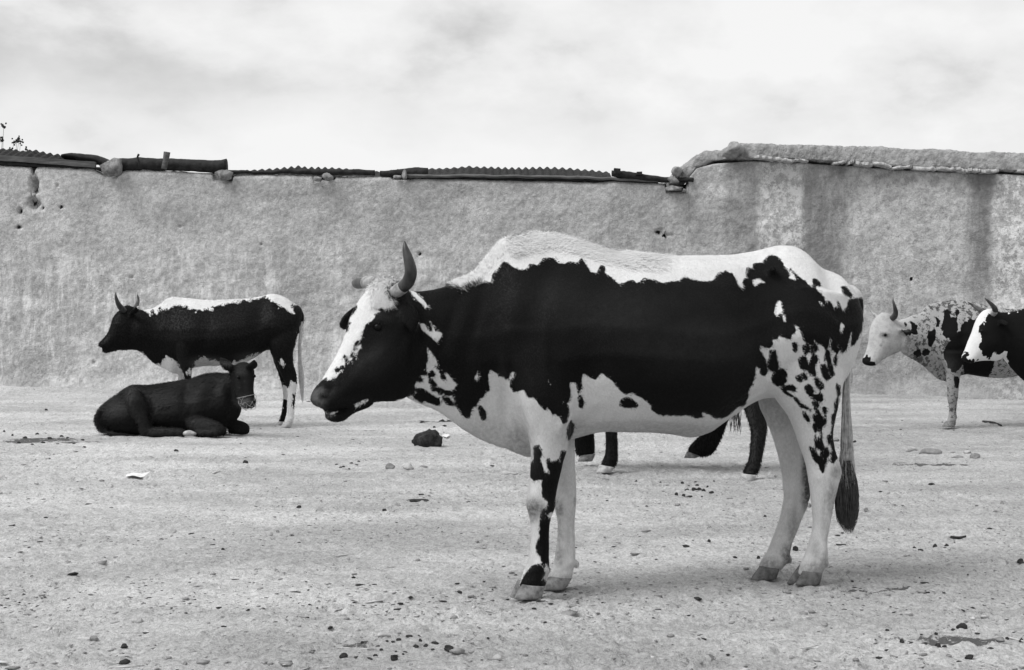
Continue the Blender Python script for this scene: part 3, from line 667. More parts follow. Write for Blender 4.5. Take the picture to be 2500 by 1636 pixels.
strip('roof_pole', 'W', [(1500, 372), (1700, 385), (1850, 378), (2000, 368), (2200, 368), (2380, 372), (2560, 375)], [(1500, 408), (1700, 405), (1850, 403), (2000, 402), (2200, 410), (2380, 412), (2560, 412)], .05, 'blackened crooked pole under the wavy sheet beside the tarred roll', 'pole', M['tar'], fwd=.0)
strip('roof_pole', 'V', [(540, 38), (640, 28), (760, 18), (820, 22)], [(540, 70), (640, 74), (760, 74), (820, 80)], .05, 'dark sloping timber end above the upright wall stone', 'pole', M['tar'], fwd=.0)
strip('roof_pole', 'V', [(700, 58), (1000, 59), (1400, 63), (1700, 69), (2000, 84), (2160, 98)], [(700, 80), (1000, 79), (1400, 82), (1700, 88), (2000, 101), (2160, 108)], .045, 'long straight pale pole running under the longest sheet', 'pole', M['wood'], fwd=.04)
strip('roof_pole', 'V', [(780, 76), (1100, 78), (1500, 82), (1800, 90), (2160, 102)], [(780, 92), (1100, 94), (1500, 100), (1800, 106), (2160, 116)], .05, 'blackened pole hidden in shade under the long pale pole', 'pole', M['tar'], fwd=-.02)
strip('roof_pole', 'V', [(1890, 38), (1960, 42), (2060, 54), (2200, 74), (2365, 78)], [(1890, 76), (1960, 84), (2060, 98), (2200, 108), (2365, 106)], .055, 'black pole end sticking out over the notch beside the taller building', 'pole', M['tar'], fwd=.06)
strip('gap_backing', 'N', [(-420, 394), (0, 398), (250, 416), (530, 424), (1000, 430), (1250, 436), (1560, 444), (1690, 452)], [(-420, 440), (0, 444), (250, 452), (530, 462), (1000, 466), (1250, 470), (1560, 480), (1690, 486)], .05, 'added black backing strip running behind the wall top, darkening the gaps', 'dark strip', M['tar'], fwd=-.50, rnd=False)  # added dark backing that keeps sky out of the wall-top gaps
def stick(name, key, pts, r, label, cat, mat, fwd=.1, k=8, flat=1.):
    P_ = Z(key, pts); mb = MB(); mb.tube([wallpt(p[0], p[1], fwd) for p in P_], r, k, flat, 2); o = mb.obj(name, mat, None, True, origin=tuple(wallpt(P_[0][0], P_[0][1], fwd))); tag(o, label, cat); return o
stick('wooden_stake', 'W', [(1120, 372), (1132, 320), (1142, 255)], [.034, .036, .040], 'short square stake standing up in front of the black tarred roll', 'stake', M['plank'], .14, 4)
stick('iron_hook', 'W', [(958, 372), (948, 320), (940, 290), (950, 270)], [.01, .011, .012, .014], 'small bent iron strap over the black roll, left of the stake', 'strap', M['rust'], .14)
for px, y in ((1896, 30), (2030, 46)):
    pass
mb = MB(); c = wallpt(*Z('V', [(1920, 44)])[0], .05); mb.box(c, .07, .15, .055, jit=.004); tag(mb.obj('wood_block', M['tar'], None, False, origin=tuple(c)), 'small dark block sitting on the right end of the longest sheet', 'block')
mb = MB(); c = wallpt(*Z('V', [(2048, 56)])[0], .05); mb.box(c, .07, .12, .045, jit=.004); tag(mb.obj('wood_block', M['tar'], None, False, origin=tuple(c)), 'flat dark block on the sloping black pole near the taller building', 'block')

# ------------------------------------------------------------------ rocks
_ico = None
def ico(sub):
    import bmesh
    bm = bmesh.new(); bmesh.ops.create_icosphere(bm, subdivisions=sub, radius=1); V_ = np.array([v.co[:] for v in bm.verts]); F_ = np.array([[v.index for v in f.verts] for f in bm.faces]); bm.free(); return V_, F_
ICO = {k: ico(k) for k in (1, 2, 3, 4)}
def rock_shape(sub, sx, sy, sz, seed, rough=.35, cuts=5, flatb=True):
    V_, F_ = ICO[sub]; V_ = V_.copy(); r = np.random.default_rng(seed)
    for _ in range(cuts):
        n_ = r.normal(0, 1, 3); n_ /= np.linalg.norm(n_); dd = r.uniform(.55, .85); s = V_ @ n_; V_ = V_ - np.clip(s-dd, 0, 9)[:, None]*n_*.9
    o_ = r.uniform(0, 99, 3); V_ = V_*(1+rough*.5*fbm(V_[:, 0]*1.3+o_[0], V_[:, 1]*1.3+o_[1], V_[:, 2]*1.3+o_[2], 4, seed, .6))[:, None]
    if flatb: V_[:, 2] = np.where(V_[:, 2] < -.35, -.35-(V_[:, 2]+.35)*-.15, V_[:, 2])
    V_ = V_*np.array([sx, sy, sz]); return V_, F_
def wall_stone(key, x0, y0, x1, y1, label, seed, mat='stone', fwd=.06, dep=.12, cuts=5):
    a, b_ = Z(key, [(x0, y0), (x1, y1)]); pc = wallpt((a[0]+b_[0])/2, (a[1]+b_[1])/2, fwd); pa, pb = wallpt(*a, fwd), wallpt(*b_, fwd)
    V_, F_ = rock_shape(3, abs(pb[0]-pa[0])/2*1.12, dep, abs(pa[2]-pb[2])/2*1.12, seed, .45, cuts+3, False)
    o = mesh_obj('stone', V_+pc, F_, M[mat], None, True, origin=tuple(pc)); tag(o, label, 'stone'); return o
wall_stone('W', 688, 298, 832, 420, 'largest wall stone, grey and rounded, wedged at the left end of the tarred roll', 11, dep=.10)
wall_stone('W', 1470, 380, 1597, 452, 'oblong stone set in the wall under the right end of the tarred roll', 12, dep=.10)
wall_stone('W', 2208, 392, 2280, 452, 'fissured small stone in the first gap right of the tarred roll', 13, dep=.08)
wall_stone('W', 2140, 418, 2206, 462, 'pale lump beside the fissured stone in the wall gap', 14, dep=.07)
wall_stone('V', 668, 38, 697, 92, 'thin upright stone propping the left end of the longest sheet', 15, dep=.06)
wall_stone('V', 615, 64, 668, 88, 'flat little stone left of the thin upright stone', 16, dep=.06)
wall_stone('V', 2215, 78, 2280, 122, 'broken pale stone over the pole end near the taller building', 17, dep=.07)
wall_stone('V', 2210, 122, 2306, 164, 'squared stone block sitting in the notch under the pole end', 18, dep=.12, cuts=7)
wall_stone('V', 2296, 143, 2322, 164, 'tiny stone wedged right of the squared block', 19, dep=.06)
wall_stone('X', 100, 235, 178, 300, 'dark crumbling stone at the broken end of the earth roof', 20, mat='mudroof', dep=.12, fwd=.02)
wall_stone('X', 440, 82, 560, 180, 'rounded clod crowning the left end of the earth roof', 21, mat='mudroof', dep=.22, fwd=.08)

# dried weed behind the wall
M['weed'] = simple_mat('dry_weed', .02, .06, 30, .9, .1, 0, 0)
def weed(px, base, heads, label):
    D_ = 21.6; f = lambda x, y, dd=0.: CAMP + ray(x, y)*((D_+dd)/ray(x, y)[1])
    r0 = empty('dry_weed', f(px, base)); tag(r0, label, 'plant', 'dry weeds behind the wall')
    sb = MB(); hb = MB(); b0 = f(px, 480)
    for (hx, hy, s) in heads:
        h = f(hx, hy, rng.uniform(-.1, .1)); mid = (b0+h)/2+np.array([rng.normal(0, .03), 0, .02]); sb.tube([b0, mid, h], [.004, .003, .002], 5, 1, 4)
        for _ in range(int(9*s)):
            c = h+rng.normal(0, .014*s, 3)+np.array([0, 0, -.01]); V_, F_ = rock_shape(1, .012, .010, .013, int(rng.integers(1e6)), .5, 2, False); hb.add(V_+c, [tuple(x) for x in F_])
    sb.obj('stem', M['weed'], r0); hb.obj('seed_head', M['weed'], r0)['kind'] = 'stuff'
weed(8, 400, [(9, 304, 1.3), (6, 337, 1.4)], 'dry weed with two lone dark seed heads at the left edge above the wall')
weed(34, 400, [(35, 343, 1.1), (47, 336, 1.5), (50, 345, 1.1), (29, 361, .8), (41, 342, .9), (64, 362, .9)], 'bushier dry weed with a cluster of seed heads just above the corrugated end')

# ================================================================== CATTLE
# ---- the big piebald ox
P1 = Plane(1330, 6.18, 14.9)
of = lambda a: a
trunk = [(2090, 745, 2086, 812, .05, 0), (2072, 706, 2060, 880, .15, 0, .9, .8), (2042, 668, 2030, 950, .21, 0, .9, .75), (1995, 648, 1975, 985, .245, 0, .85, .62), (1955, 608, 1925, 978, .26, 0, .85, .60),
         (1905, 599, 1880, 972, .265, 0, .85, .60), (1850, 611, 1835, 985, .26, 0, .85, .62), (1780, 620, 1772, 1022, .28, 0, .85, .70), (1700, 623, 1703, 1066, .315, 0, .85, .70), (1620, 622, 1640, 1062, .33, 0, .85, .66),
         (1540, 617, 1575, 1056, .33, 0, .85, .60), (1490, 609, 1510, 1055, .31, 0, .8, .52), (1440, 594, 1455, 1060, .28, 0, .75, .45), (1390, 580, 1405, 1072, .25, 0, .7, .42), (1340, 572, 1345, 1098, .235, 0, .6, .38),
         (1286, 572, 1290, 1117, .215, 0, .5, .38), (1241, 581, 1235, 1098, .19, 0, .4, .40), (1204, 617, 1172, 1074, .165, 0, .35, .45), (1165, 663, 1115, 1040, .145, -.01, .4, .6), (1120, 685, 1070, 1008, .13, -.02, .5, .7),
         (1070, 702, 1030, 990, .12, -.03, .6, .75), (1025, 708, 1000, 975, .11, -.04, .7, .8), (990, 705, 970, 950, .08, -.05, .7, .8)]
R1 = -16
head = [(1000, 712, 1020, 860, .05, -.05, 1, 1, R1), (955, 678, 1022, 905, .085, -.055, .9, .8, R1), (915, 690, 1008, 948, .10, -.07, .85, .85, R1), (886, 722, 988, 972, .105, -.085, .75, .95, R1), (862, 765, 965, 980, .10, -.10, .65, .9, R1),
        (846, 815, 940, 981, .085, -.115, .6, .85, R1), (826, 860, 915, 985, .068, -.13, .6, .8, R1), (805, 896, 890, 991, .058, -.145, .65, .8, R1), (787, 926, 866, 996, .056, -.155, .8, .8, R1),
        (772, 944, 842, 999, .058, -.165, .9, .85, R1), (763, 960, 818, 1001, .055, -.172, 1, .9, R1), (761, 976, 796, 1000, .045, -.178, 1, 1, R1), (767, 989, 782, 998, .02, -.18, 1, 1, R1)]
jaw = [(905, 965, 900, 994, .05, -.13, .8, 1, R1), (872, 980, 868, 1006, .038, -.14, .8, 1, R1), (850, 990, 852, 1017, .034, -.15, .8, 1, R1), (834, 1001, 834, 1030, .036, -.158, .8, 1, R1), (815, 1006, 813, 1031, .034, -.162, .9, 1, R1), (803, 1012, 800, 1027, .02, -.165, 1, 1, R1)]
lip = [(830, 1004, 830, 1014, .03, -.165, 1, 1, R1), (815, 1003, 815, 1018, .035, -.17, 1, 1, R1), (800, 1005, 799, 1022, .032, -.175, 1, 1, R1), (794, 1009, 793, 1019, .018, -.175, 1, 1, R1)]
ox_legs = [
    dict(rows=[(1225, 800, 1390, 800, .05), (1240, 880, 1398, 880, .075), (1262, 960, 1402, 960, .085), (1280, 1020, 1400, 1025, .08), (1293, 1080, 1389, 1085, .068), (1296, 1125, 1375, 1125, .055), (1295, 1165, 1364, 1170, .047), (1288, 1208, 1357, 1210, .047),
               (1285, 1238, 1354, 1240, .050), (1295, 1268, 1344, 1266, .040), (1298, 1300, 1339, 1300, .031), (1295, 1345, 1338, 1345, .032), (1286, 1378, 1340, 1378, .042), (1276, 1402, 1338, 1400, .044), (1268, 1424, 1333, 1424, .046), (1268, 1434, 1328, 1434, .040)],
         off0=-.14, off1=None, toe=(1254, 1463), heel=(1322, 1458), outer=((1274, 1427), (1331, 1431), (1254, 1463), (1322, 1459)), inner=((1264, 1415), (1310, 1425), (1245, 1458), (1300, 1459)), hmat='hoof'),
    dict(rows=[(1300, 900, 1400, 900, .05), (1320, 980, 1404, 980, .065), (1335, 1060, 1403, 1060, .06), (1345, 1120, 1402, 1120, .052), (1355, 1170, 1406, 1172, .045), (1358, 1210, 1407, 1220, .046), (1356, 1244, 1405, 1250, .046), (1361, 1275, 1401, 1285, .036),
               (1360, 1319, 1403, 1330, .031), (1355, 1359, 1405, 1360, .038), (1349, 1388, 1400, 1388, .043), (1343, 1412, 1397, 1410, .045), (1343, 1422, 1392, 1420, .04)],
         off0=.12, off1=None, toe=(1322, 1441), heel=(1382, 1436), outer=((1338, 1408), (1396, 1412), (1324, 1441), (1380, 1437)), hmat='hoof'),
    dict(rows=[(1905, 690, 2066, 720, .06), (1868, 780, 2074, 790, .095), (1858, 860, 2068, 850, .105), (1872, 930, 2058, 915, .10), (1898, 980, 2050, 955, .088), (1922, 1012, 2042, 1000, .074), (1940, 1045, 2034, 1040, .062), (1953, 1085, 2033, 1072, .052), (1963, 1120, 2043, 1112, .044),
               (1970, 1155, 2055, 1150, .042), (1977, 1195, 2046, 1182, .041), (1981, 1235, 2036, 1225, .035), (1985, 1280, 2025, 1280, .031), (1977, 1320, 2018, 1320, .034), (1965, 1355, 2019, 1352, .043), (1955, 1380, 2014, 1378, .045), (1950, 1398, 2007, 1398, .046), (1952, 1406, 2004, 1406, .04)],
         off0=-.15, off1=None, toe=(1942, 1429), heel=(1996, 1429), outer=((1959, 1394), (2008, 1398), (1941, 1429), (1999, 1428)), inner=((1952, 1378), (1985, 1390), (1920, 1425), (1975, 1427)), hmat='hoofdark'),
    dict(rows=[(1890, 760, 2045, 780, .07), (1868, 860, 2040, 860, .095), (1856, 930, 2015, 930, .095), (1853, 985, 1995, 990, .085), (1875, 1035, 1975, 1035, .068), (1894, 1090, 1972, 1090, .052), (1905, 1132, 1975, 1135, .045), (1912, 1190, 1980, 1190, .042), (1913, 1225, 1973, 1226, .040),
               (1905, 1264, 1959, 1260, .035), (1891, 1303, 1945, 1295, .033), (1876, 1343, 1931, 1330, .037), (1861, 1368, 1922, 1360, .044), (1853, 1385, 1908, 1382, .046), (1852, 1393, 1902, 1393, .04)],
         off0=.13, off1=None, toe=(1832, 1416), heel=(1892, 1414), outer=((1854, 1382), (1903, 1388), (1831, 1416), (1893, 1414)), hmat='hoofdark')]
coat1 = []
big = list(Z('B', [(-60, 370), (0, 345), (30, 375), (65, 388), (110, 360), (150, 350), (190, 330), (222, 345), (235, 290), (260, 265), (290, 222), (320, 235), (350, 255), (380, 270), (420, 262), (440, 235), (480, 240), (520, 205), (565, 200), (590, 225), (630, 240), (660, 225), (700, 230), (725, 205), (745, 240),
                  (775, 285), (810, 285), (830, 245), (855, 250), (855, 290), (890, 310), (930, 350), (960, 340), (1000, 322), (1040, 345), (1070, 315), (1120, 325), (1170, 340), (1230, 335), (1270, 330), (1290, 308), (1340, 325), (1400, 335), (1450, 330), (1480, 290), (1520, 275), (1560, 290), (1580, 330), (1603, 370)]))
big += list(Z('R', [(60, 820), (100, 790), (75, 710), (110, 655), (150, 640), (135, 560), (145, 485), (190, 475), (240, 495), (250, 430), (310, 400), (400, 390), (440, 340), (500, 295), (560, 285), (620, 300), (690, 360), (740, 430), (790, 520), (830, 590), (810, 640), (860, 665), (920, 690), (945, 655), (900, 590), (835, 485),
                  (900, 550), (960, 605), (1020, 640), (1080, 700), (1130, 750), (1185, 790), (1170, 740), (1220, 760), (1250, 800), (1265, 850), (1320, 890), (1360, 940), (1380, 1000), (1430, 1050), (1425, 990), (1480, 1040), (1540, 1110), (1580, 1090), (1600, 1100), (1570, 1000), (1600, 1010), (1630, 1060), (1640, 1110), (1690, 1170),
                  (1720, 1110), (1755, 1050), (1760, 990), (1840, 950), (1990, 960), (2000, 1297)]))
big += list(Z('T', [(1960, 200), (1860, 400), (1800, 430), (1815, 180), (1760, 330), (1740, 460), (1660, 535), (1620, 490), (1585, 400), (1600, 500), (1575, 545), (1500, 475), (1475, 420), (1460, 265), (1448, 430), (1420, 480), (1395, 500), (1360, 420), (1310, 385), (1270, 390), (1215, 300), (1225, 370), (1200, 430), (1160, 400), (1100, 360),
                  (1050, 345), (1020, 250), (1000, 180), (960, 120), (880, 50), (930, 170), (900, 230), (860, 240), (850, 320), (780, 290), (700, 280), (670, 200), (640, 310), (600, 325), (540, 290), (570, 400), (520, 450), (450, 450), (380, 400), (355, 410), (365, 500), (420, 580), (460, 650), (475, 700), (475, 840), (440, 890), (390, 880),
                  (350, 850), (360, 790), (300, 720), (280, 880), (260, 960), (240, 1050), (190, 1090), (170, 1230), (130, 1340), (60, 1380), (0, 1390)]))
big += list(Z('E', [(2050, 690), (2000, 750), (1920, 790), (1860, 805), (1790, 790), (1740, 750), (1660, 735), (1660, 790), (1570, 800), (1510, 770), (1440, 765), (1370, 770), (1270, 760), (1180, 770), (1110, 745), (1045, 700), (1040, 660), (1000, 600), (940, 560), (860, 520), (850, 490), (760, 500), (730, 515), (690, 490), (630, 430), (570, 350),
                  (500, 280), (430, 245), (420, 270), (370, 330), (330, 320), (260, 270), (220, 260), (200, 290), (200, 420), (160, 510), (130, 430), (125, 370), (60, 360), (50, 400), (65, 520), (40, 600)]))
big += list(Z('C', [(2080, 740), (2020, 705), (2100, 770), (2120, 850), (2090, 1000), (2040, 1000), (2010, 930), (1960, 880), (1900, 890), (1850, 780), (1820, 835), (1750, 780), (1700, 720), (1660, 650), (1620, 685), (1580, 650), (1550, 575), (1470, 600), (1410, 600), (1370, 540), (1380, 480), (1440, 350), (1390, 360), (1340, 470), (1280, 400),
                  (1230, 420), (1190, 360), (1120, 330), (1085, 400), (1100, 520), (1120, 570), (1090, 620), (1060, 600), (1040, 680), (990, 690), (950, 700), (960, 770), (900, 790), (860, 860), (860, 930), (820, 945), (770, 900), (700, 790), (500, 700), (200, 600), (160, 640), (60, 680), (0, 690)]))
big += list(Z('M', [(1850, 830), (1700, 860), (1640, 930), (1440, 930), (1400, 960), (1140, 1060), (960, 1130), (850, 1300), (500, 1330), (380, 1200), (100, 1120), (100, 800), (180, 620), (250, 590), (330, 510), (380, 490), (430, 460), (450, 515), (530, 510), (530, 470), (560, 445), (600, 470), (620, 430), (650, 400), (700, 345), (750, 330), (700, 300), (690, 260), (770, 230),
                  (790, 200), (830, 190), (860, 140), (940, 200), (900, 130), (920, 90), (980, 90), (990, 20)]))
big += list(Z('H', [(860, 1500), (890, 1400), (930, 1330), (920, 1290), (860, 1310), (840, 1280), (930, 1240), (940, 1160), (960, 1080), (1000, 990), (1080, 930), (1140, 860), (1130, 830), (1240, 780), (1170, 750), (1240, 720), (1340, 740), (1400, 640), (1400, 560), (1340, 500), (1330, 440), (1370, 320), (1480, 290), (1560, 300), (1620, 420), (2000, 380)]))
coat1.append(('k', 'N', big))
coat1.append(('w', 'C', [(300, 0), (350, 60), (440, 190), (460, 265), (500, 370), (560, 360), (610, 400), (710, 520), (640, 600), (680, 700), (770, 900), (800, 1000), (600, 1000), (100, 760), (30, 700), (160, 640), (170, 510), (240, 390), (310, 400), (300, 220), (340, 230), (330, 120)]))
for p in ([(180, 555), (260, 570), (330, 620), (400, 660), (470, 690), (480, 760), (420, 765), (340, 730), (290, 710), (260, 735), (170, 690), (160, 650), (200, 620)],
          [(360, 530), (480, 550), (560, 590), (640, 600), (700, 540), (800, 560), (1000, 700), (900, 790), (860, 930), (820, 945), (760, 890), (690, 780), (640, 650), (560, 650), (490, 600), (540, 660), (600, 680), (660, 760), (660, 790), (590, 770), (540, 730), (500, 660), (450, 600), (380, 600)],
          [(350, 440), (400, 450), (440, 530), (390, 530), (355, 490)], [(340, 370), (390, 340), (425, 375), (410, 410), (350, 410)], [(490, 360), (530, 380), (560, 420), (540, 460), (500, 420)], [(190, 430), (230, 415), (270, 450), (260, 475), (200, 470)], [(410, 270), (470, 300), (500, 370), (450, 330)],
          [(975, 790), (1010, 790), (1060, 870), (1065, 940), (1030, 960), (990, 880)], [(2240, 690), (2270, 650), (2300, 730), (2280, 810), (2250, 790)], [(2140, 970), (2175, 1020), (2160, 1120), (2110, 1210), (2095, 1130), (2100, 1060)]):
    coat1.append(('k', 'C', p))
for p in ([(1690, 440), (1780, 480), (1860, 560), (1940, 640), (1985, 720), (1930, 720), (1870, 640), (1800, 580), (1740, 530)], [(1840, 970), (1900, 990), (1960, 1100), (2060, 1110), (2076, 1230), (2000, 1150), (1900, 1080)]): coat1.append(('w', 'H', p))
coat1.append(('w', 'A', [(885, 715), (930, 730), (960, 780), (985, 770), (965, 700), (1000, 770), (1055, 790), (1020, 860), (980, 820), (920, 780)]))
for p in ([(640, 1000), (690, 1020), (700, 1130), (760, 1300), (740, 1330), (700, 1190), (650, 1200), (620, 1240), (590, 1190), (610, 1090)], [(1055, 1370), (1130, 1350), (1140, 1390), (1070, 1405)], [(1300, 1010), (1345, 1040), (1340, 1075)], [(240, 680), (330, 650), (370, 670), (430, 715), (340, 715), (300, 750), (260, 765)]): coat1.append(('w', 'R', p))
coat1.append(('w', 'T', [(1650, 60), (1700, 100), (1660, 180), (1620, 190)])); coat1.append(('w', 'C', [(965, 350), (960, 470), (922, 440)])); coat1.append(('w', 'C', [(1830, 445), (1850, 450), (1885, 515)]))
coat1.append(('w', 'M', [(405, 1092), (500, 1108), (630, 1070), (600, 1105), (500, 1130), (420, 1118)])); coat1.append(('w', 'M', [(925, 940), (1060, 880), (1180, 860), (1130, 910), (960, 995)]))
for p in ([(1195, 655), (1240, 660), (1300, 720), (1305, 770), (1250, 760), (1210, 720)], [(1640, 780), (1700, 780), (1760, 830), (1800, 900), (1790, 940), (1740, 920), (1690, 890), (1670, 830)]): coat1.append(('k', 'R', p))
for p in ([(520, 500), (600, 490), (615, 620), (650, 700), (640, 780), (570, 810), (500, 790), (475, 720), (500, 640)], [(870, 380), (920, 370), (945, 430), (945, 500), (925, 520), (880, 480)], [(1035, 410), (1075, 420), (1090, 540), (1050, 500)], [(1090, 385), (1130, 430), (1140, 520), (1110, 520), (1080, 440)],
          [(1150, 440), (1190, 430), (1210, 560), (1260, 570), (1280, 640), (1240, 710), (1220, 740), (1240, 880), (1200, 890), (1150, 860), (1120, 800), (1000, 780), (985, 720), (970, 620), (1020, 590), (1060, 580), (1100, 650), (1140, 750), (1155, 640), (1180, 590)], [(1215, 400), (1250, 385), (1270, 480), (1240, 500), (1210, 460)],
          [(1410, 470), (1450, 500), (1475, 600), (1470, 700), (1510, 760), (1525, 880), (1490, 895), (1450, 830), (1430, 660), (1400, 600), (1380, 660), (1380, 580)], [(1325, 730), (1390, 720), (1440, 820), (1470, 910), (1420, 960), (1380, 930), (1340, 830)], [(1535, 600), (1565, 570), (1580, 650), (1560, 725), (1535, 710)],
          [(930, 900), (970, 885), (1025, 950), (1010, 985), (950, 960)], [(1010, 860), (1060, 850), (1105, 930), (1080, 965), (1040, 940)], [(1215, 935), (1270, 940), (1290, 1020), (1330, 1100), (1310, 1120), (1260, 1070), (1230, 990)], [(1305, 985), (1340, 1000), (1365, 1080), (1340, 1085)],
          [(600, 810), (730, 790), (775, 860), (770, 900), (720, 890), (770, 980), (720, 1030), (650, 1060), (570, 1010), (540, 940), (570, 870)], [(665, 1080), (740, 1040), (860, 1030), (930, 1080), (930, 1150), (850, 1140), (780, 1130), (900, 1210), (960, 1270), (1020, 1330), (1100, 1370), (1180, 1440), (1150, 1455), (1060, 1400), (1000, 1390), (940, 1330), (890, 1240), (800, 1210), (720, 1150)],
          [(1060, 1060), (1130, 1030), (1180, 1080), (1215, 1150), (1170, 1160), (1200, 1200), (1290, 1200), (1310, 1165), (1350, 1210), (1360, 1280), (1310, 1310), (1240, 1250), (1180, 1260), (1140, 1200), (1090, 1140)], [(1180, 1300), (1220, 1280), (1290, 1330), (1300, 1370), (1260, 1380), (1200, 1340)],
          [(1570, 1020), (1620, 1060), (1625, 1180), (1600, 1220), (1580, 1120)], [(1555, 1280), (1600, 1260), (1575, 1460), (1540, 1500)]): coat1.append(('k', 'T', p, 'near'))
for p in ([(1090, 110), (1130, 90), (1180, 160), (1230, 260), (1260, 300), (1310, 260), (1310, 420), (1260, 440), (1240, 520), (1245, 750), (1275, 820), (1260, 960), (1280, 1080), (1285, 1290), (1250, 1300), (1195, 1210), (1190, 1130), (1100, 1080), (1060, 1000), (1040, 920), (1000, 850), (1020, 795), (1055, 850), (1090, 820), (1130, 870), (1160, 950), (1200, 970), (1210, 840), (1160, 880), (1110, 800),
           (1090, 650), (1120, 600), (1150, 680), (1190, 700), (1200, 560), (1150, 480), (1100, 380), (1050, 240), (1090, 240), (1140, 280), (1120, 200)], [(1075, 430), (1110, 420), (1145, 540), (1120, 555), (1090, 490)], [(890, 190), (930, 200), (990, 290), (1010, 350), (980, 360), (920, 290)], [(1245, 110), (1310, 110), (1315, 200), (1300, 260), (1260, 200)],
          [(1340, 640), (1380, 615), (1410, 660), (1440, 640), (1520, 1020), (1470, 1060), (1440, 1110), (1390, 1080), (1400, 960), (1430, 900), (1400, 740), (1350, 760)], [(1290, 850), (1320, 820), (1350, 900), (1370, 960), (1310, 1030), (1310, 1180), (1290, 1080), (1280, 960)], [(1420, 240), (1480, 220), (1450, 450), (1445, 650), (1415, 650), (1418, 400)]): coat1.append(('k', 'K', p, 'near'))
for p in ([(245, 110), (290, 105), (325, 150), (320, 200), (305, 230), (345, 340), (350, 370), (390, 370), (400, 390), (365, 260), (385, 225), (420, 260), (460, 240), (495, 250), (500, 160), (530, 145), (575, 180), (540, 300), (490, 450), (450, 600), (455, 680), (430, 740), (400, 735), (385, 760), (365, 740), (375, 640), (330, 590), (318, 480), (330, 440), (300, 430), (240, 440), (205, 400), (205, 280), (245, 240)],
          [(335, 700), (360, 720), (365, 780), (420, 800), (400, 880), (390, 980), (400, 1050), (400, 1180), (400, 1290), (375, 1240), (360, 1200), (350, 1265), (320, 1230), (310, 1160), (275, 1130), (270, 1080), (275, 1010), (300, 980), (300, 850), (310, 760)],
          [(240, 1250), (290, 1235), (330, 1280), (345, 1330), (310, 1390), (300, 1430), (200, 1450), (110, 1450), (150, 1370), (190, 1300)], [(300, 1430), (340, 1380), (390, 1440), (350, 1475), (310, 1460)]): coat1.append(('k', 'L', p, 'near'))
coat1.append(('k', 'E', [(680, 590), (740, 550), (800, 570), (880, 640), (830, 670), (740, 665), (670, 640)]))
for (x, y, r1, r2) in ((760, 85, 24, 22), (805, 100, 20, 18), (895, 50, 24, 40), (620, 315, 32, 40), (710, 275, 30, 24), (800, 160, 24, 40)): coat1.append(('k', 'M', ell(x, y, r1, r2)))
for (x, y, r1, r2) in ((850, 1290, 26, 26), (905, 1275, 26, 26), (820, 1370, 18, 28), (735, 970, 14, 20)): coat1.append(('k', 'H', ell(x, y, r1, r2)))
# far ear is black
coat1.append(('k', 'H', [(840, 690), (700, 780), (560, 1000), (690, 1100), (714, 1050), (718, 900), (760, 830), (850, 730)]))
coat1.append(('k', 'N', [(1975, 712), (1998, 716), (1995, 790), (1960, 800)], 'near'))
soil_shading1 = [('N', 1590, 1066, 260, 44, .44), ('N', 1430, 1065, 80, 40, .40), ('N', 1190, 1068, 100, 50, .38), ('N', 1265, 1085, 45, 60, .50), ('N', 1880, 1010, 70, 70, .45, 'far'), ('N', 1915, 1110, 40, 90, .25, 'far'), ('N', 1225, 985, 14, 90, .22), ('M', 330, 690, 160, 50, 1.15), ('M', 215, 800, 80, 130, 1.1), ('M', 290, 930, 130, 90, .7), ('M', 480, 1150, 110, 50, .6), ('N', 930, 760, 40, 26, .12), ('N', 900, 880, 50, 50, .10), ('N', 1330, 720, 120, 50, .08), ('N', 1500, 760, 160, 60, .07), ('N', 1700, 850, 160, 70, .09), ('L', 245, 700, 110, 105, .85, 'near'), ('L', 230, 790, 70, 60, .6, 'near'), ('L', 480, 700, 60, 110, .75, 'far'), ('L', 480, 920, 50, 220, .55, 'far'), ('L', 480, 1150, 65, 120, .65, 'far'), ('L', 560, 700, 140, 700, .22, 'far'), ('L', 480, 1350, 160, 60, .45, 'far'), ('L', 640, 640, 22, 60, .6, 'far'), ('L', 200, 1200, 60, 90, .25, 'near'),  # belly, brisket and inner-leg greys are underside shade painted into the coat
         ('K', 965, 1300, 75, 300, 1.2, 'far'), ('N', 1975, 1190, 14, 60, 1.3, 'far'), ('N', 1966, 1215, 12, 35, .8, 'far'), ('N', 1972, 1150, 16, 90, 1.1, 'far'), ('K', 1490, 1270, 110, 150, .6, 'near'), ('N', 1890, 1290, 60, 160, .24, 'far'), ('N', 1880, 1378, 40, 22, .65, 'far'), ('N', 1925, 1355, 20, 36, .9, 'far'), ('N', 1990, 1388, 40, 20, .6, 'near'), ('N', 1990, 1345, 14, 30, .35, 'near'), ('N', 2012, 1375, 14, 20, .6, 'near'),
         ('N', 2010, 1360, 14, 22, .4, 'near'), ('N', 1935, 1300, 22, 70, .5, 'far'), ('N', 2030, 1215, 16, 50, .55, 'near'), ('N', 2015, 1290, 10, 60, .3, 'near'), ('N', 1335, 1410, 12, 20, .4, 'near')]
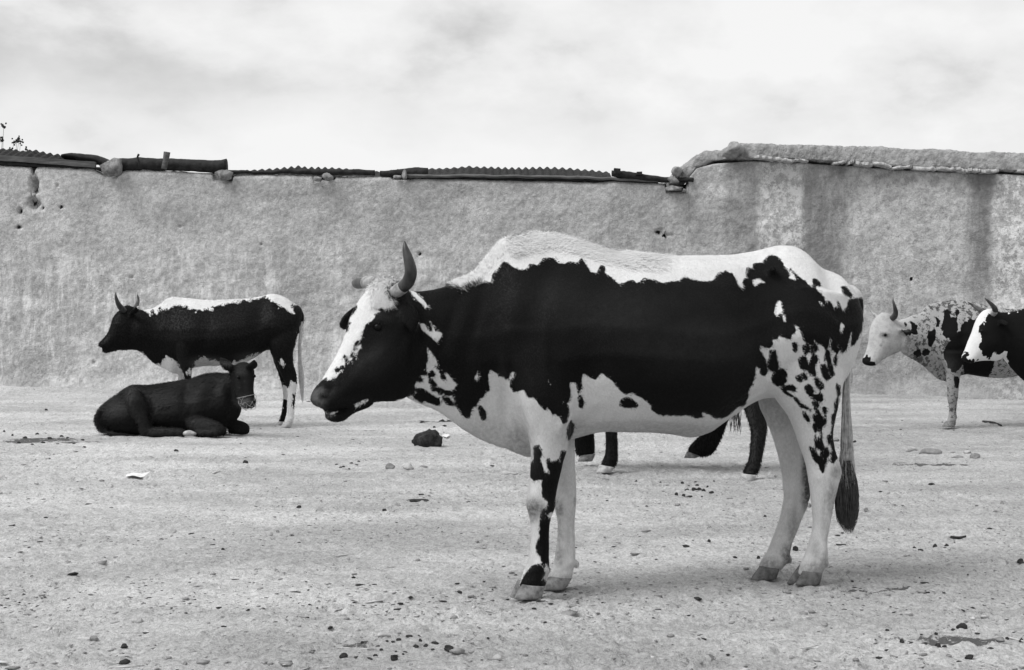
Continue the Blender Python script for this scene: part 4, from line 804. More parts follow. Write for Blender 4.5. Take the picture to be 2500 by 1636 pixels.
ox = dict(name='cow', label='large black and white ox with an upright dark horn standing side-on in front', cat='cow', plane=P1, key='N', ppm=660., base=(.6, 6.3, 0), voxel=.0085, iters=5, rough=.0028,
          lofts=[trunk, head, jaw, lip], legs=ox_legs,
          ears=[dict(pts=[(878, 752, .10), (860, 775, .15), (843, 795, .19), (831, 800, .21)], r=[.03, .042, .032, .006], flat=.45),
                dict(pts=[(988, 738, -.12), (1000, 768, -.155), (1011, 795, -.175), (1018, 818, -.18)], r=[.024, .038, .030, .005], flat=.32)],
          tail=[dict(pts=[(2068, 712), (2086, 728), (2092, 769), (2082, 822), (2070, 890), (2064, 960), (2066, 1040), (2068, 1110), (2069, 1180)], r=[.035, .034, .026, .019, .015, .013, .012, .011, .006], off=-.03)],
          lumps=[(1406, 1377, .09, .016), (2017, 1376, -.09, .016), (1926, 1366, .05, .018), (1907, 1382, .06, .014), (1341, 1392, -.09, .012), (1888, 660, -.15, .02), (1888, 660, .15, .02), (2060, 715, -.08, .03)],
          relief=[(1215, 1030, 10, 60, -35, -.007), (1185, 1010, 8, 60, -40, .006), (1150, 1000, 9, 60, -45, -.006), (1120, 975, 8, 50, -48, .005), (1255, 1045, 9, 60, -20, .007), (1075, 850, 10, 110, 20, -.008), (1110, 850, 12, 110, 18, .006), (1150, 830, 12, 120, 14, -.006), (1385, 1010, 8, 60, 28, .007), (1440, 1020, 14, 60, 55, -.008), (1800, 990, 50, 14, -28, -.008), (1880, 930, 70, 12, 30, .007), (1330, 870, 14, 70, 0, .007), (1300, 1060, 8, 60, 0, .005), (880, 900, 14, 50, 35, .006), (860, 965, 40, 10, -15, -.006), (870, 830, 10, 40, 35, .005), (1880, 660, 60, 60, -25, .010), (1925, 690, 40, 20, 35, -.014), (1850, 720, 55, 90, 10, -.030), (1870, 850, 30, 110, 15, -.012), (1250, 760, 40, 130, 20, .012), (1310, 740, 30, 120, 20, -.010), (1300, 960, 60, 70, 0, .022), (1225, 960, 18, 110, -25, -.018),
                  (1395, 1030, 20, 60, 10, -.012), (1420, 880, 40, 120, 0, -.006), (975, 890, 40, 50, 0, .012), (925, 785, 26, 14, 10, .010), (922, 800, 12, 7, 10, -.010), (905, 850, 20, 50, 35, -.008), (800, 957, 13, 8, -40, -.034), (788, 944, 16, 5, -35, .006), (812, 975, 10, 6, -30, .004), (835, 1003, 40, 4, -12, -.010), (1020, 820, 12, 90, 15, -.012),
                  (1960, 860, 60, 90, 0, .014), (2000, 1010, 14, 60, 0, -.008), (2040, 1140, 14, 20, 0, .008), (1995, 1130, 10, 60, 0, -.006), (1313, 1228, 22, 22, 0, .006), (1320, 1330, 6, 60, 0, .006), (1240, 610, 40, 20, 0, .01),
                  (1580, 850, 12, 110, -8, .002), (1640, 860, 12, 110, -6, .002), (1700, 860, 12, 110, -6, .002), (1306, 1195, 8, 26, 0, .006), (1325, 1255, 20, 10, 0, -.004), (1345, 1235, 8, 18, 0, .006), (1336, 1330, 4, 60, 0, .005), (1326, 1330, 3, 60, 0, -.005), (1318, 1388, 18, 14, 0, .007), (1290, 1405, 30, 5, -20, -.004), (1370, 1230, 12, 20, 0, .006), (1392, 1215, 8, 26, 0, .006), (1398, 1330, 4, 60, 0, .006), (1387, 1330, 3, 60, 0, -.005), (1395, 1375, 12, 12, 0, .006), (1370, 1395, 26, 5, -15, -.004), (1995, 1355, 10, 30, 0, -.006), (2010, 1345, 8, 26, 0, .006), (1970, 1385, 12, 16, 0, .006), (1990, 1250, 5, 90, 3, .005), (2012, 1240, 4, 90, 3, -.006), (2022, 1190, 8, 50, 0, .004), (2000, 1165, 12, 14, 0, .006), (1985, 1400, 30, 5, 0, -.003), (1905, 1355, 10, 26, 20, -.006), (1925, 1345, 8, 30, 20, .005), (1880, 1372, 16, 12, 0, .006), (1930, 1250, 5, 80, 8, .005), (1945, 1250, 4, 80, 8, -.005), (1940, 1222, 30, 5, 10, -.005), (1930, 1200, 12, 16, 0, .006), (1800, 900, 60, 60, 0, .006)],
          coat=coat1, soil_shading=soil_shading1,
          horns=[dict(pts=[(968, 712, -.12), (982, 702, -.15), (996, 688, -.18), (1003, 664, -.20), (998, 636, -.205), (991, 611, -.20), (988, 595, -.195), (988.5, 588, -.19)], r=[.019, .021, .0225, .0215, .018, .0125, .006, .001], mat='horn', base=([(960, 716, -.11), (972, 709, -.135), (983, 701, -.152)], [.020, .0235, .0235])),
                 dict(pts=[(925, 690, .03), (905, 689, .10), (888, 691, .17), (872, 692, .24), (862, 690, .28)], r=[.022, .020, .020, .019, .006], mat='horn', base=([(930, 690, .02), (912, 689, .07), (893, 690, .14)], [.022, .0225, .0225]))],
          eyes=[(922, 799, -.162, .015)])
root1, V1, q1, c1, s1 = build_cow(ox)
def dir_body(P, n):
    d = np.tile(np.array([.75, 0, -.55]), (len(P), 1)); hx, hy = proj(P); hd = hx < 1015; d[hd] = np.array([-.45, 0, -.75]); lg = hy > 1060; d[lg] = np.array([.1, 0, -1.]); return d
add_hair('coat_hair', V1, q1, c1, s1, 190000, .011, dir_body, root1, M['hair'], lift=.13, width=.0008)
def m_top(P):
    x, y = proj(P); t = interp([(920, 690), (950, 675), (1000, 720), (1110, 690), (1170, 662), (1200, 620), (1240, 585), (1340, 572), (1400, 582), (1520, 615), (1600, 625), (2100, 600)], x)
    return np.clip(1-(y-t)/45, 0, 1)*np.clip((1640-x)/180, 0, 1)*(x > 1100)
def hump_dir(P, n):
    d = np.tile(np.array([.8, 0, .25]), (len(P), 1)); x, y = proj(P); l = x < 1240; d[l] = np.array([-.35, 0, .7]); return d
add_hair('mane', V1, q1, c1, s1, 42000, .038, hump_dir, root1, M['hair'], mask=m_top, lift=.34, width=.0006, seedn=1)
add_hair('forelock', V1, q1, c1, s1, 5000, .035, lambda P, n: np.tile(np.array([.2, -.2, -.5]), (len(P), 1)), root1, M['hair'], mask=lambda P: ((proj(P)[0] > 905) & (proj(P)[0] < 962) & (proj(P)[1] < 745)).astype(float), lift=.38, width=.0007, seedn=2)
# tail switch: long strands
M['switch'] = simple_mat('tail_hair', .018, .05, 60, .55, .3, 0, 0)
M['tailwhite'] = simple_mat('white_tail_hair', .40, .6, 60, .6, .2, 0, 0)
M['tailpale'] = simple_mat('pale_tail_hair', .26, .5, 60, .6, .2, 0, 0)
def strands(name, pl, paths, n_, wdt, mat, parent, spread=.004, off=-.03, wave=.003):
    Vs, Fs, k = [], [], 0; r = np.random.default_rng(5)
    for i in range(n_):
        u = r.random(); ph = r.uniform(0, 6.28); dl = r.uniform(.86, 1.0); oo = off+r.normal(0, .014); pts = []
        for (y, xl, xr) in paths:
            uu = .5+(u-.5)*1.0; x = xl+(xr-xl)*uu; pts.append((x, paths[0][0]+(y-paths[0][0])*dl))
        C = catmull(pts, 5); W_ = [pl.P(a, b_, oo) + pl.t*(wave*math.sin(j*.5+ph)) + rng.normal(0, spread*.15, 3) for j, (a, b_) in enumerate(C)]
        for j, p in enumerate(W_):
            ww = wdt*(1-.9*(j/(len(W_)-1))**3); Vs += [p-pl.t*ww, p+pl.t*ww]
            if j: Fs.append((k-2, k-1, k+1, k)); 
            k += 2
    return mesh_obj(name, np.array(Vs), Fs, mat, parent)
strands('tail_switch', P1, [(1125, 2058, 2078), (1165, 2046, 2088), (1200, 2041, 2094), (1240, 2040, 2096), (1275, 2046, 2092), (1303, 2066, 2083)], 520, .0011, M['switch'], root1)
strands('tail_fringe', P1, [(900, 2066, 2074), (960, 2060, 2073), (1040, 2056, 2077), (1110, 2054, 2082), (1160, 2050, 2085), (1200, 2052, 2088)], 420, .0010, M['tailpale'], root1)

# ---- bull standing behind, left
P2 = Plane(700, 14.7, 4)
bull = dict(name='bull', label='dark bull with white back standing behind the resting calf', cat='cow', plane=P2, key='D', ppm=283., base=(-2.6, 14.6, 0), voxel=.0125, iters=4,
    lofts=[[(2045, 300, 2040, 360, .04, 0), (2015, 256, 1990, 540, .13, 0), (1955, 222, 1910, 620, .19, 0, .9, .7), (1870, 165, 1800, 665, .22, 0, .9, .6), (1780, 142, 1705, 668, .22, 0, .9, .6), (1680, 157, 1600, 735, .22, 0, .9, .65), (1550, 180, 1500, 775, .24, 0, .9, .7),
             (1400, 190, 1380, 800, .25, 0, .85, .65), (1250, 198, 1250, 808, .25, 0, .85, .6), (1120, 195, 1120, 815, .24, 0, .8, .55), (1000, 182, 1000, 838, .22, 0, .7, .5), (900, 170, 930, 870, .19, 0, .5, .45), (830, 168, 850, 882, .16, 0, .4, .4), (770, 192, 760, 838, .14, 0, .35, .5),
             (700, 250, 665, 788, .12, 0, .4, .7), (640, 278, 585, 718, .11, -.01, .5, .7), (540, 290, 515, 672, .10, -.02, .6, .8), (480, 300, 460, 660, .08, -.02)],
           [(480, 260, 510, 640, .07, -.02), (400, 250, 475, 655, .085, -.03, .8, .9), (340, 300, 420, 668, .09, -.04, .7, 1), (290, 355, 370, 666, .085, -.05, .6, 1), (268, 425, 325, 660, .072, -.06, .6, .9), (243, 492, 285, 660, .058, -.07, .7, .9), (205, 545, 250, 655, .05, -.08, .8, .9), (172, 580, 210, 645, .046, -.085), (152, 603, 178, 638, .04, -.09), (152, 618, 160, 636, .02, -.09)],
           [(330, 620, 330, 668, .04, -.06), (260, 640, 255, 687, .035, -.07), (215, 648, 212, 690, .03, -.08), (185, 652, 184, 682, .02, -.085)]],
    legs=[dict(rows=[(1740, 500, 1995, 500, .07), (1728, 600, 1985, 600, .085), (1750, 690, 1958, 680, .08), (1800, 790, 1962, 790, .06), (1848, 900, 1990, 880, .045), (1885, 980, 1995, 960, .038), (1903, 1060, 1985, 1050, .03), (1903, 1150, 1975, 1150, .027), (1895, 1250, 1970, 1250, .028), (1880, 1310, 1965, 1300, .035), (1868, 1345, 1948, 1345, .033)],
               off0=-.12, off1=-.08, toe=(1848, 1378), heel=(1938, 1380), tf=(1868, 1330), tb=(1950, 1335), hmat='hoofpale'),
          dict(rows=[(1740, 560, 1900, 560, .07), (1770, 740, 1900, 760, .06), (1820, 880, 1930, 900, .045), (1850, 980, 1930, 980, .035), (1866, 1060, 1912, 1060, .028), (1862, 1150, 1906, 1150, .026), (1850, 1250, 1898, 1250, .027), (1828, 1310, 1888, 1302, .033), (1818, 1335, 1868, 1335, .032)],
               off0=.12, off1=.15, toe=(1788, 1366), heel=(1858, 1366), tf=(1824, 1325), tb=(1874, 1328), hmat='hoofpale'),
          dict(rows=[(870, 600, 1050, 600, .07), (885, 720, 1040, 720, .07), (925, 830, 1020, 830, .055), (945, 920, 1013, 920, .042), (952, 1000, 1010, 1000, .04), (958, 1080, 1002, 1080, .03), (958, 1230, 1000, 1230, .028), (945, 1310, 1005, 1310, .034), (938, 1345, 1000, 1345, .033)],
               off0=-.12, off1=-.10, toe=(915, 1380), heel=(995, 1382), tf=(938, 1335), tb=(1005, 1338), hmat='hoofpale'),
          dict(rows=[(850, 700, 970, 700, .06), (880, 840, 950, 850, .05), (893, 930, 948, 930, .04), (900, 1000, 950, 1000, .038), (903, 1100, 940, 1100, .028), (900, 1230, 940, 1230, .028), (888, 1300, 945, 1300, .034), (880, 1335, 940, 1335, .033)],
               off0=.12, off1=.14, toe=(860, 1368), heel=(935, 1368), tf=(880, 1325), tb=(945, 1328), hmat='hoofpale')],
    ears=[dict(pts=[(455, 335, -.09), (490, 300, -.14), (520, 268, -.18), (537, 250, -.20)], r=[.022, .034, .026, .005], flat=.4), dict(pts=[(440, 290, .03), (430, 262, .10), (420, 250, .15)], r=[.02, .03, .006], flat=.4)],
    tail=[dict(pts=[(2005, 285), (2036, 325), (2048, 370), (2036, 500), (2025, 640), (2020, 780), (2026, 900), (2036, 1010)], r=[.020, .017, .013, .010, .009, .009, .008, .004], off=.0)],
    relief=[(1760, 210, 50, 60, 0, .02), (1650, 330, 90, 160, 0, -.02), (1000, 420, 90, 250, 10, .012), (1150, 480, 60, 250, 10, -.008), (340, 420, 40, 24, 0, .008)],
    horns=[dict(pts=[(395, 300, -.07), (365, 275, -.10), (335, 232, -.13), (318, 180, -.14), (312, 145, -.135), (316, 128, -.13)], r=[.024, .026, .020, .013, .007, .001], mat='horn'), dict(pts=[(490, 285, .05), (512, 240, .14), (522, 195, .17), (518, 165, .175), (519, 145, .17)], r=[.02, .018, .012, .007, .001], mat='horn')],
    eyes=[(330, 418, -.115, .014)],
    coat=[('k', 'D', [(400, 200), (540, 288), (590, 300), (640, 335), (660, 270), (690, 335), (720, 290), (800, 280), (860, 235), (910, 250), (960, 270), (1050, 285), (1110, 290), (1190, 290), (1260, 250), (1380, 230), (1480, 205), (1600, 195), (1700, 168), (1750, 200), (1830, 260), (1900, 290), (1960, 325), (1945, 255), (2010, 240), (2090, 300), (2075, 380), (2030, 420), (2000, 640),
                      (1960, 800), (2010, 880), (1990, 970), (1940, 945), (1905, 1000), (1870, 985), (1830, 930), (1720, 690), (1600, 700), (1450, 760), (1330, 800), (1230, 760), (1130, 728), (1060, 745), (1030, 830), (1020, 910), (960, 930), (925, 850), (870, 760), (790, 720), (750, 740), (720, 790), (650, 790), (620, 740), (560, 680), (420, 700), (100, 720), (100, 500), (250, 300), (300, 240)]),
          ('k', 'D', [(1865, 1120), (1905, 1130), (1905, 1250), (1870, 1370), (1820, 1350), (1850, 1240)], 'far'), ('k', 'D', [(1950, 1070), (1990, 1080), (1985, 1200), (1960, 1180)]), ('k', 'D', [(2020, 230), (2070, 300), (2056, 400), (2030, 440), (2010, 380)]),
          ('k', 'D', [(945, 860), (1020, 860), (1015, 990), (950, 990)], 'near'), ('w', 'D', [(985, 840), (1010, 850), (1005, 890), (980, 890)]), ('w', 'D', [(1835, 750), (1865, 770), (1860, 800), (1840, 790)])],
    soil_shading=[('D', 1150, 780, 160, 60, .55), ('D', 1580, 730, 150, 50, .35), ('D', 860, 850, 30, 60, .3)])
rt, V_, q_, c_, s_ = build_cow(bull)
strands('tail_fringe', P2, [tuple([Z('D', [(0, y)])[0][1], Z('D', [(a, 0)])[0][0], Z('D', [(b_, 0)])[0][0]]) for y, a, b_ in ((400, 2034, 2046), (600, 2014, 2030), (800, 2010, 2034), (900, 2012, 2052), (1000, 2020, 2058), (1160, 2040, 2050))], 130, .0022, M['tailwhite'], rt, off=0.)
def dcoat(P, n): return np.tile(np.array([.6, 0, -.6]), (len(P), 1))
add_hair('coat_hair', V_, q_, c_, s_, 30000, .022, dcoat, rt, M['hair'], lift=.2, width=.0026, seedn=3)

# ---- calf lying down with a muzzle net
P3 = Plane(400, 13.75, -4)
calf = dict(name='calf', label='black calf lying on the ground at left with a net over its muzzle', cat='cow', plane=P3, key='D', ppm=303., base=(-2.8, 13.7, 0), voxel=.0115, iters=4, black=True, rough=.004,
    lofts=[[(138, 1270, 142, 1350, .07, 0), (178, 1195, 185, 1420, .14, 0), (255, 1120, 265, 1430, .17, 0, 1, .8), (345, 1062, 370, 1448, .2, 0, 1, .7), (440, 1008, 480, 1452, .21, 0, 1, .5), (510, 997, 570, 1452, .21, 0, 1, .5), (600, 992, 640, 1450, .215, 0, 1, .55), (720, 975, 740, 1448, .225, 0, 1, .55),
             (860, 955, 890, 1445, .225, 0, 1, .5), (1000, 930, 1030, 1445, .215, 0, 1, .45), (1120, 893, 1160, 1440, .2, 0, .9, .4), (1230, 876, 1290, 1415, .175, -.01, .8, .4), (1320, 880, 1390, 1350, .145, -.03, .7, .5), (1400, 880, 1455, 1290, .11, -.05, .7, .6), (1455, 905, 1480, 1220, .07, -.07)],
           [(1480, 775, 1420, 800, .05, -.12), (1535, 785, 1385, 820, .075, -.14), (1588, 835, 1375, 880, .088, -.16), (1600, 900, 1390, 960, .088, -.19), (1597, 965, 1405, 1020, .078, -.22), (1590, 1030, 1430, 1080, .062, -.25), (1600, 1090, 1446, 1130, .053, -.28), (1612, 1140, 1462, 1168, .052, -.30), (1606, 1180, 1482, 1193, .045, -.31), (1575, 1204, 1512, 1206, .028, -.31)],
           [(965, 1300, 990, 1400, .05, -.17), (1040, 1280, 1050, 1440, .065, -.2), (1150, 1290, 1150, 1458, .06, -.22), (1250, 1330, 1250, 1460, .052, -.23), (1315, 1368, 1315, 1458, .045, -.235), (1342, 1395, 1340, 1445, .025, -.235)],
           [(1060, 1400, 1060, 1462, .03, -.26), (1150, 1405, 1150, 1464, .03, -.27), (1280, 1400, 1280, 1463, .03, -.27)],
           [(1360, 1320, 1370, 1440, .05, .02), (1430, 1312, 1430, 1448, .05, .0), (1500, 1328, 1500, 1450, .048, .0), (1540, 1355, 1538, 1440, .035, .0), (1554, 1380, 1550, 1420, .015, .0)],
           [(500, 1030, 560, 1060, .03, -.14), (440, 1100, 580, 1120, .06, -.165), (440, 1180, 620, 1200, .075, -.185), (480, 1280, 645, 1290, .075, -.215), (530, 1370, 660, 1375, .06, -.245), (545, 1440, 640, 1455, .04, -.25)],
           [(560, 1380, 565, 1466, .035, -.25), (650, 1378, 655, 1470, .04, -.265), (760, 1382, 760, 1470, .034, -.28), (860, 1385, 862, 1468, .028, -.29), (930, 1392, 935, 1466, .028, -.295), (965, 1405, 965, 1462, .024, -.295)]],
    legs=[],
    ears=[dict(pts=[(1420, 835, -.17), (1365, 815, -.20), (1325, 785, -.21), (1282, 738, -.21)], r=[.024, .050, .046, .005], flat=.6), dict(pts=[(1530, 830, -.16), (1572, 815, -.22), (1592, 790, -.25), (1590, 748, -.27)], r=[.026, .042, .034, .004], flat=.6)],
    tail=[dict(pts=[(175, 1225), (148, 1290), (165, 1370), (230, 1425), (330, 1447), (430, 1455), (540, 1458)], r=[.016, .018, .017, .016, .016, .014, .006], off=-.16)],
    relief=[(490, 1040, 60, 50, 0, .03), (640, 1230, 22, 130, -8, -.035), (580, 1090, 22, 90, -40, -.025), (450, 1180, 90, 120, 0, .018), (1000, 1250, 40, 120, 10, -.02), (1120, 1050, 80, 160, 15, .02), (960, 1120, 40, 180, 10, -.014), (300, 1280, 60, 90, 0, .01), (1470, 890, 36, 26, 0, .014), (1500, 1000, 22, 90, -10, -.010), (1380, 1080, 40, 140, 0, -.03), (1540, 1150, 40, 40, 0, .008), (1500, 800, 50, 26, 0, .012)],
    eyes=[(1597, 905, -.21, .014), (1450, 915, -.272, .012)], coat=[], soil_shading=[('D', 1350, 790, 40, 14, .9), ('D', 1500, 1150, 80, 50, .6), ('D', 850, 1200, 900, 500, .05), ('D', 490, 1080, 90, 70, .28), ('D', 600, 1420, 500, 50, .16), ('D', 1150, 1350, 200, 90, .2), ('D', 760, 1100, 160, 80, .18), ('D', 1480, 860, 60, 60, .22), ('D', 330, 1220, 120, 120, .2)])  # the pale hip patch is a highlight painted into the black coat
rt, V_, q_, c_, s_ = build_cow(calf)
add_hair('coat_hair', V_, q_, c_, s_, 30000, .034, lambda P, n: np.tile(np.array([-.5, 0, -.35]), (len(P), 1)), rt, M['hair'], mask=lambda P: .02+(proj(P)[0] < 200+1380/3.798)*(.35+.65*(proj(P)[1] < 960)), lift=.40, width=.0022, seedn=4)
hb = MB(); hb.tube([P3.P(*Z('D', [(940, 1442)])[0], -.31), P3.P(*Z('D', [(965, 1436)])[0], -.31), P3.P(*Z('D', [(1010, 1432)])[0], -.31), P3.P(*Z('D', [(1060, 1440)])[0], -.31)], [.014, .030, .029, .010], 12, .7, 3); hb.obj('hoof', M['hoofpale'], rt)
# muzzle net of knotted cord
M['cord'] = simple_mat('pale_cord', .16, .30, 60, .9, .1, 0, 0)
hm = [(1600, 1075, 1440, 1110, .058, -.27), (1612, 1118, 1448, 1148, .058, -.29), (1620, 1150, 1462, 1180, .056, -.30), (1606, 1190, 1490, 1204, .046, -.31), (1570, 1212, 1520, 1212, .02, -.31)]
NR = np.array([[p for p in r] for r in rings_of(P3, [(a, b_, c2, d2, w_*1.12, o_) for a, b_, c2, d2, w_, o_ in hm], 'D', 3, 24)])
NR = NR + .0*NR; nb = MB(); nRn, nK = NR.shape[:2]
for j in range(0, nK, 3):
    for s_ in (2, -2):
        for i in range(0, nRn-3, 4):
            a = NR[i, j]; b_ = NR[min(i+4, nRn-1), (j+s_) % nK]; md_ = (a+b_)/2 + rng.normal(0, .010, 3); nb.tube([a, md_, b_], [.0017, .0016, .0017], 5, 1, 3)
nb.tube(np.concatenate([NR[0], NR[0][:1]]), [.0026]*(nK+1), 6)
o = nb.obj('muzzle_net', M['cord'], None, True, origin=tuple(NR[0].mean(0))); tag(o, 'pale knotted cord net tied over the muzzle of the lying calf', 'muzzle net')

# ---- speckled cow at right
P4 = Plane(2330, 14.6, 6)
def speck4(x, y):
    zx = (x-2050)*3.893; return .22+.78*np.clip((zx-600)/120, 0, 1)
spc = dict(name='cow', label='grey speckled cow with pale face standing sideways by the wall at right', cat='cow', plane=P4, key='S', ppm=285., base=(4.2, 14.7, 0), voxel=.0125, iters=4, mat='coat_speck', speck=speck4,
    lofts=[[(2100, 330, 2080, 500, .08, 0), (2050, 290, 2020, 800, .18, 0), (1900, 275, 1850, 860, .22, 0), (1700, 283, 1680, 930, .24, 0, .9, .6), (1500, 285, 1500, 948, .25, 0, .9, .6), (1350, 242, 1350, 935, .23, 0, .85, .55), (1200, 207, 1220, 915, .2, 0, .8, .45), (1100, 195, 1130, 935, .19, 0, .6, .4), (1000, 210, 1030, 985, .17, 0, .4, .4), (900, 228, 940, 965, .14, 0, .35, .45),
             (830, 255, 860, 900, .125, 0, .35, .6), (760, 325, 790, 835, .115, -.01, .4, .7), (690, 348, 710, 780, .11, -.02, .5, .8), (620, 378, 640, 745, .10, -.03, .6, .9), (560, 388, 590, 710, .08, -.04)],
           [(500, 345, 610, 640, .06, -.03, 1, 1, -14), (420, 318, 590, 680, .09, -.04, .8, .9, -14), (355, 358, 560, 700, .1, -.05, .8, .95, -14), (312, 430, 525, 715, .1, -.07, .7, 1, -14), (291, 500, 480, 735, .09, -.09, .7, .9, -14), (282, 580, 440, 755, .075, -.11, .7, .85, -14), (265, 650, 400, 780, .062, -.13, .8, .85, -14), (244, 715, 370, 802, .055, -.15, .9, .9, -14),
            (222, 755, 338, 828, .05, -.165, 1, .9, -14), (217, 785, 295, 834, .04, -.175, 1, 1, -14), (225, 808, 260, 828, .02, -.18, 1, 1, -14)]],
    legs=[dict(rows=[(990, 700, 1180, 700, .07), (1000, 800, 1170, 800, .075), (1008, 870, 1150, 880, .06), (1013, 960, 1140, 950, .05), (1020, 1060, 1130, 1050, .045), (1025, 1140, 1122, 1140, .045), (1035, 1200, 1112, 1200, .032), (1036, 1270, 1108, 1270, .03), (1026, 1330, 1115, 1325, .038), (1015, 1365, 1095, 1365, .036)],
               off0=-.12, off1=-.08, toe=(992, 1408), heel=(1092, 1408), tf=(1014, 1358), tb=(1095, 1362), inner=((1010, 1352), (1080, 1358), (966, 1406), (1070, 1408)), hmat='hoof'),
          dict(rows=[(1030, 750, 1180, 750, .06), (1050, 880, 1150, 880, .055), (1060, 1000, 1130, 1000, .045), (1064, 1120, 1124, 1120, .042), (1070, 1200, 1112, 1200, .03), (1070, 1280, 1108, 1280, .03), (1062, 1330, 1112, 1325, .036), (1058, 1355, 1100, 1355, .033)], off0=.12, off1=.12, toe=(1040, 1394), heel=(1098, 1394), tf=(1056, 1345), tb=(1104, 1350), hmat='hoof'),
          dict(rows=[(1870, 600, 2080, 600, .09), (1880, 760, 2050, 760, .08), (1930, 900, 2040, 900, .055), (1970, 1020, 2055, 1010, .042), (1985, 1120, 2040, 1110, .032), (1980, 1250, 2030, 1250, .03), (1965, 1330, 2030, 1325, .038), (1958, 1365, 2015, 1365, .036)], off0=-.12, off1=-.08, toe=(1930, 1406), heel=(2008, 1406), tf=(1956, 1355), tb=(2020, 1360)),
          dict(rows=[(1850, 640, 2040, 640, .08), (1850, 780, 2000, 780, .07), (1880, 900, 1990, 900, .05), (1910, 1020, 1995, 1010, .042), (1925, 1120, 1980, 1110, .032), (1918, 1250, 1968, 1250, .03), (1905, 1325, 1968, 1320, .038), (1898, 1355, 1955, 1355, .036)], off0=.12, off1=.12, toe=(1872, 1394), heel=(1948, 1394), tf=(1896, 1345), tb=(1958, 1350))],
    ears=[dict(pts=[(575, 480, -.11), (630, 495, -.16), (680, 510, -.19), (722, 505, -.2)], r=[.02, .036, .03, .005], flat=.5), dict(pts=[(400, 400, .03), (395, 420, .1)], r=[.02, .005], flat=.5)],
    tail=[dict(pts=[(2090, 360), (2120, 420), (2118, 600), (2108, 800), (2108, 1000)], r=[.03, .025, .018, .014, .012], off=0.)],
    relief=[(430, 525, 45, 22, 15, .012), (1080, 500, 70, 200, 8, .012), (1180, 520, 40, 180, 8, -.012), (560, 640, 50, 40, 0, .01), (990, 880, 20, 90, -30, -.015), (262, 765, 16, 10, 0, -.008)],
    horns=[dict(pts=[(385, 380, .02), (350, 360, .05), (305, 315, .10), (276, 275, .12), (263, 246, .12)], r=[.018, .016, .011, .007, .001], mat='hornpale'), dict(pts=[(490, 385, -.08), (520, 360, -.12), (532, 320, -.16), (522, 265, -.18), (508, 215, -.17), (508, 180, -.16)], r=[.024, .026, .021, .014, .008, .001], mat='horn')],
    eyes=[(432, 537, -.163, .015)],
    coat=[('k', 'S', [(1000, 300), (1040, 290), (1055, 350), (1110, 390), (1130, 450), (1115, 510), (1150, 500), (1160, 430), (1230, 400), (1300, 400), (1500, 450), (1480, 800), (1400, 960), (1280, 960), (1190, 900), (1165, 830), (1110, 900), (1060, 890), (1020, 800), (980, 720), (990, 650), (1060, 590), (1000, 540), (970, 450), (985, 390)]),
          ('k', 'S', [(920, 380), (950, 400), (940, 460), (920, 450)]), ('k', 'S', [(840, 500), (910, 500), (890, 570), (880, 640), (850, 640), (840, 560)]), ('k', 'S', ell(825, 700, 32)), ('k', 'S', ell(745, 717, 26, 34)), ('k', 'S', ell(700, 450, 24, 34, rot=-.3)), ('k', 'S', ell(635, 430, 16, 20)), ('k', 'S', ell(1115, 330, 20, 16)),
          ('k', 'S', [(200, 745), (290, 745), (285, 790), (340, 822), (330, 850), (210, 850)]), ('k', 'S', [(600, 500), (700, 480), (730, 510), (640, 545)]), ('k', 'S', ell(1112, 990, 16, 50), 'near')],
    soil_shading=[('S', 425, 540, 50, 32, .85), ('S', 392, 632, 14, 16, .8), ('S', 500, 350, 25, 50, .3), ('S', 410, 590, 14, 40, .4), ('S', 560, 715, 60, 15, .6), ('S', 610, 490, 50, 40, .6), ('S', 1060, 1150, 60, 200, .35), ('S', 300, 600, 20, 60, .1), ('S', 900, 850, 250, 120, .35)])
rt, V_, q_, c_, s_ = build_cow(spc)

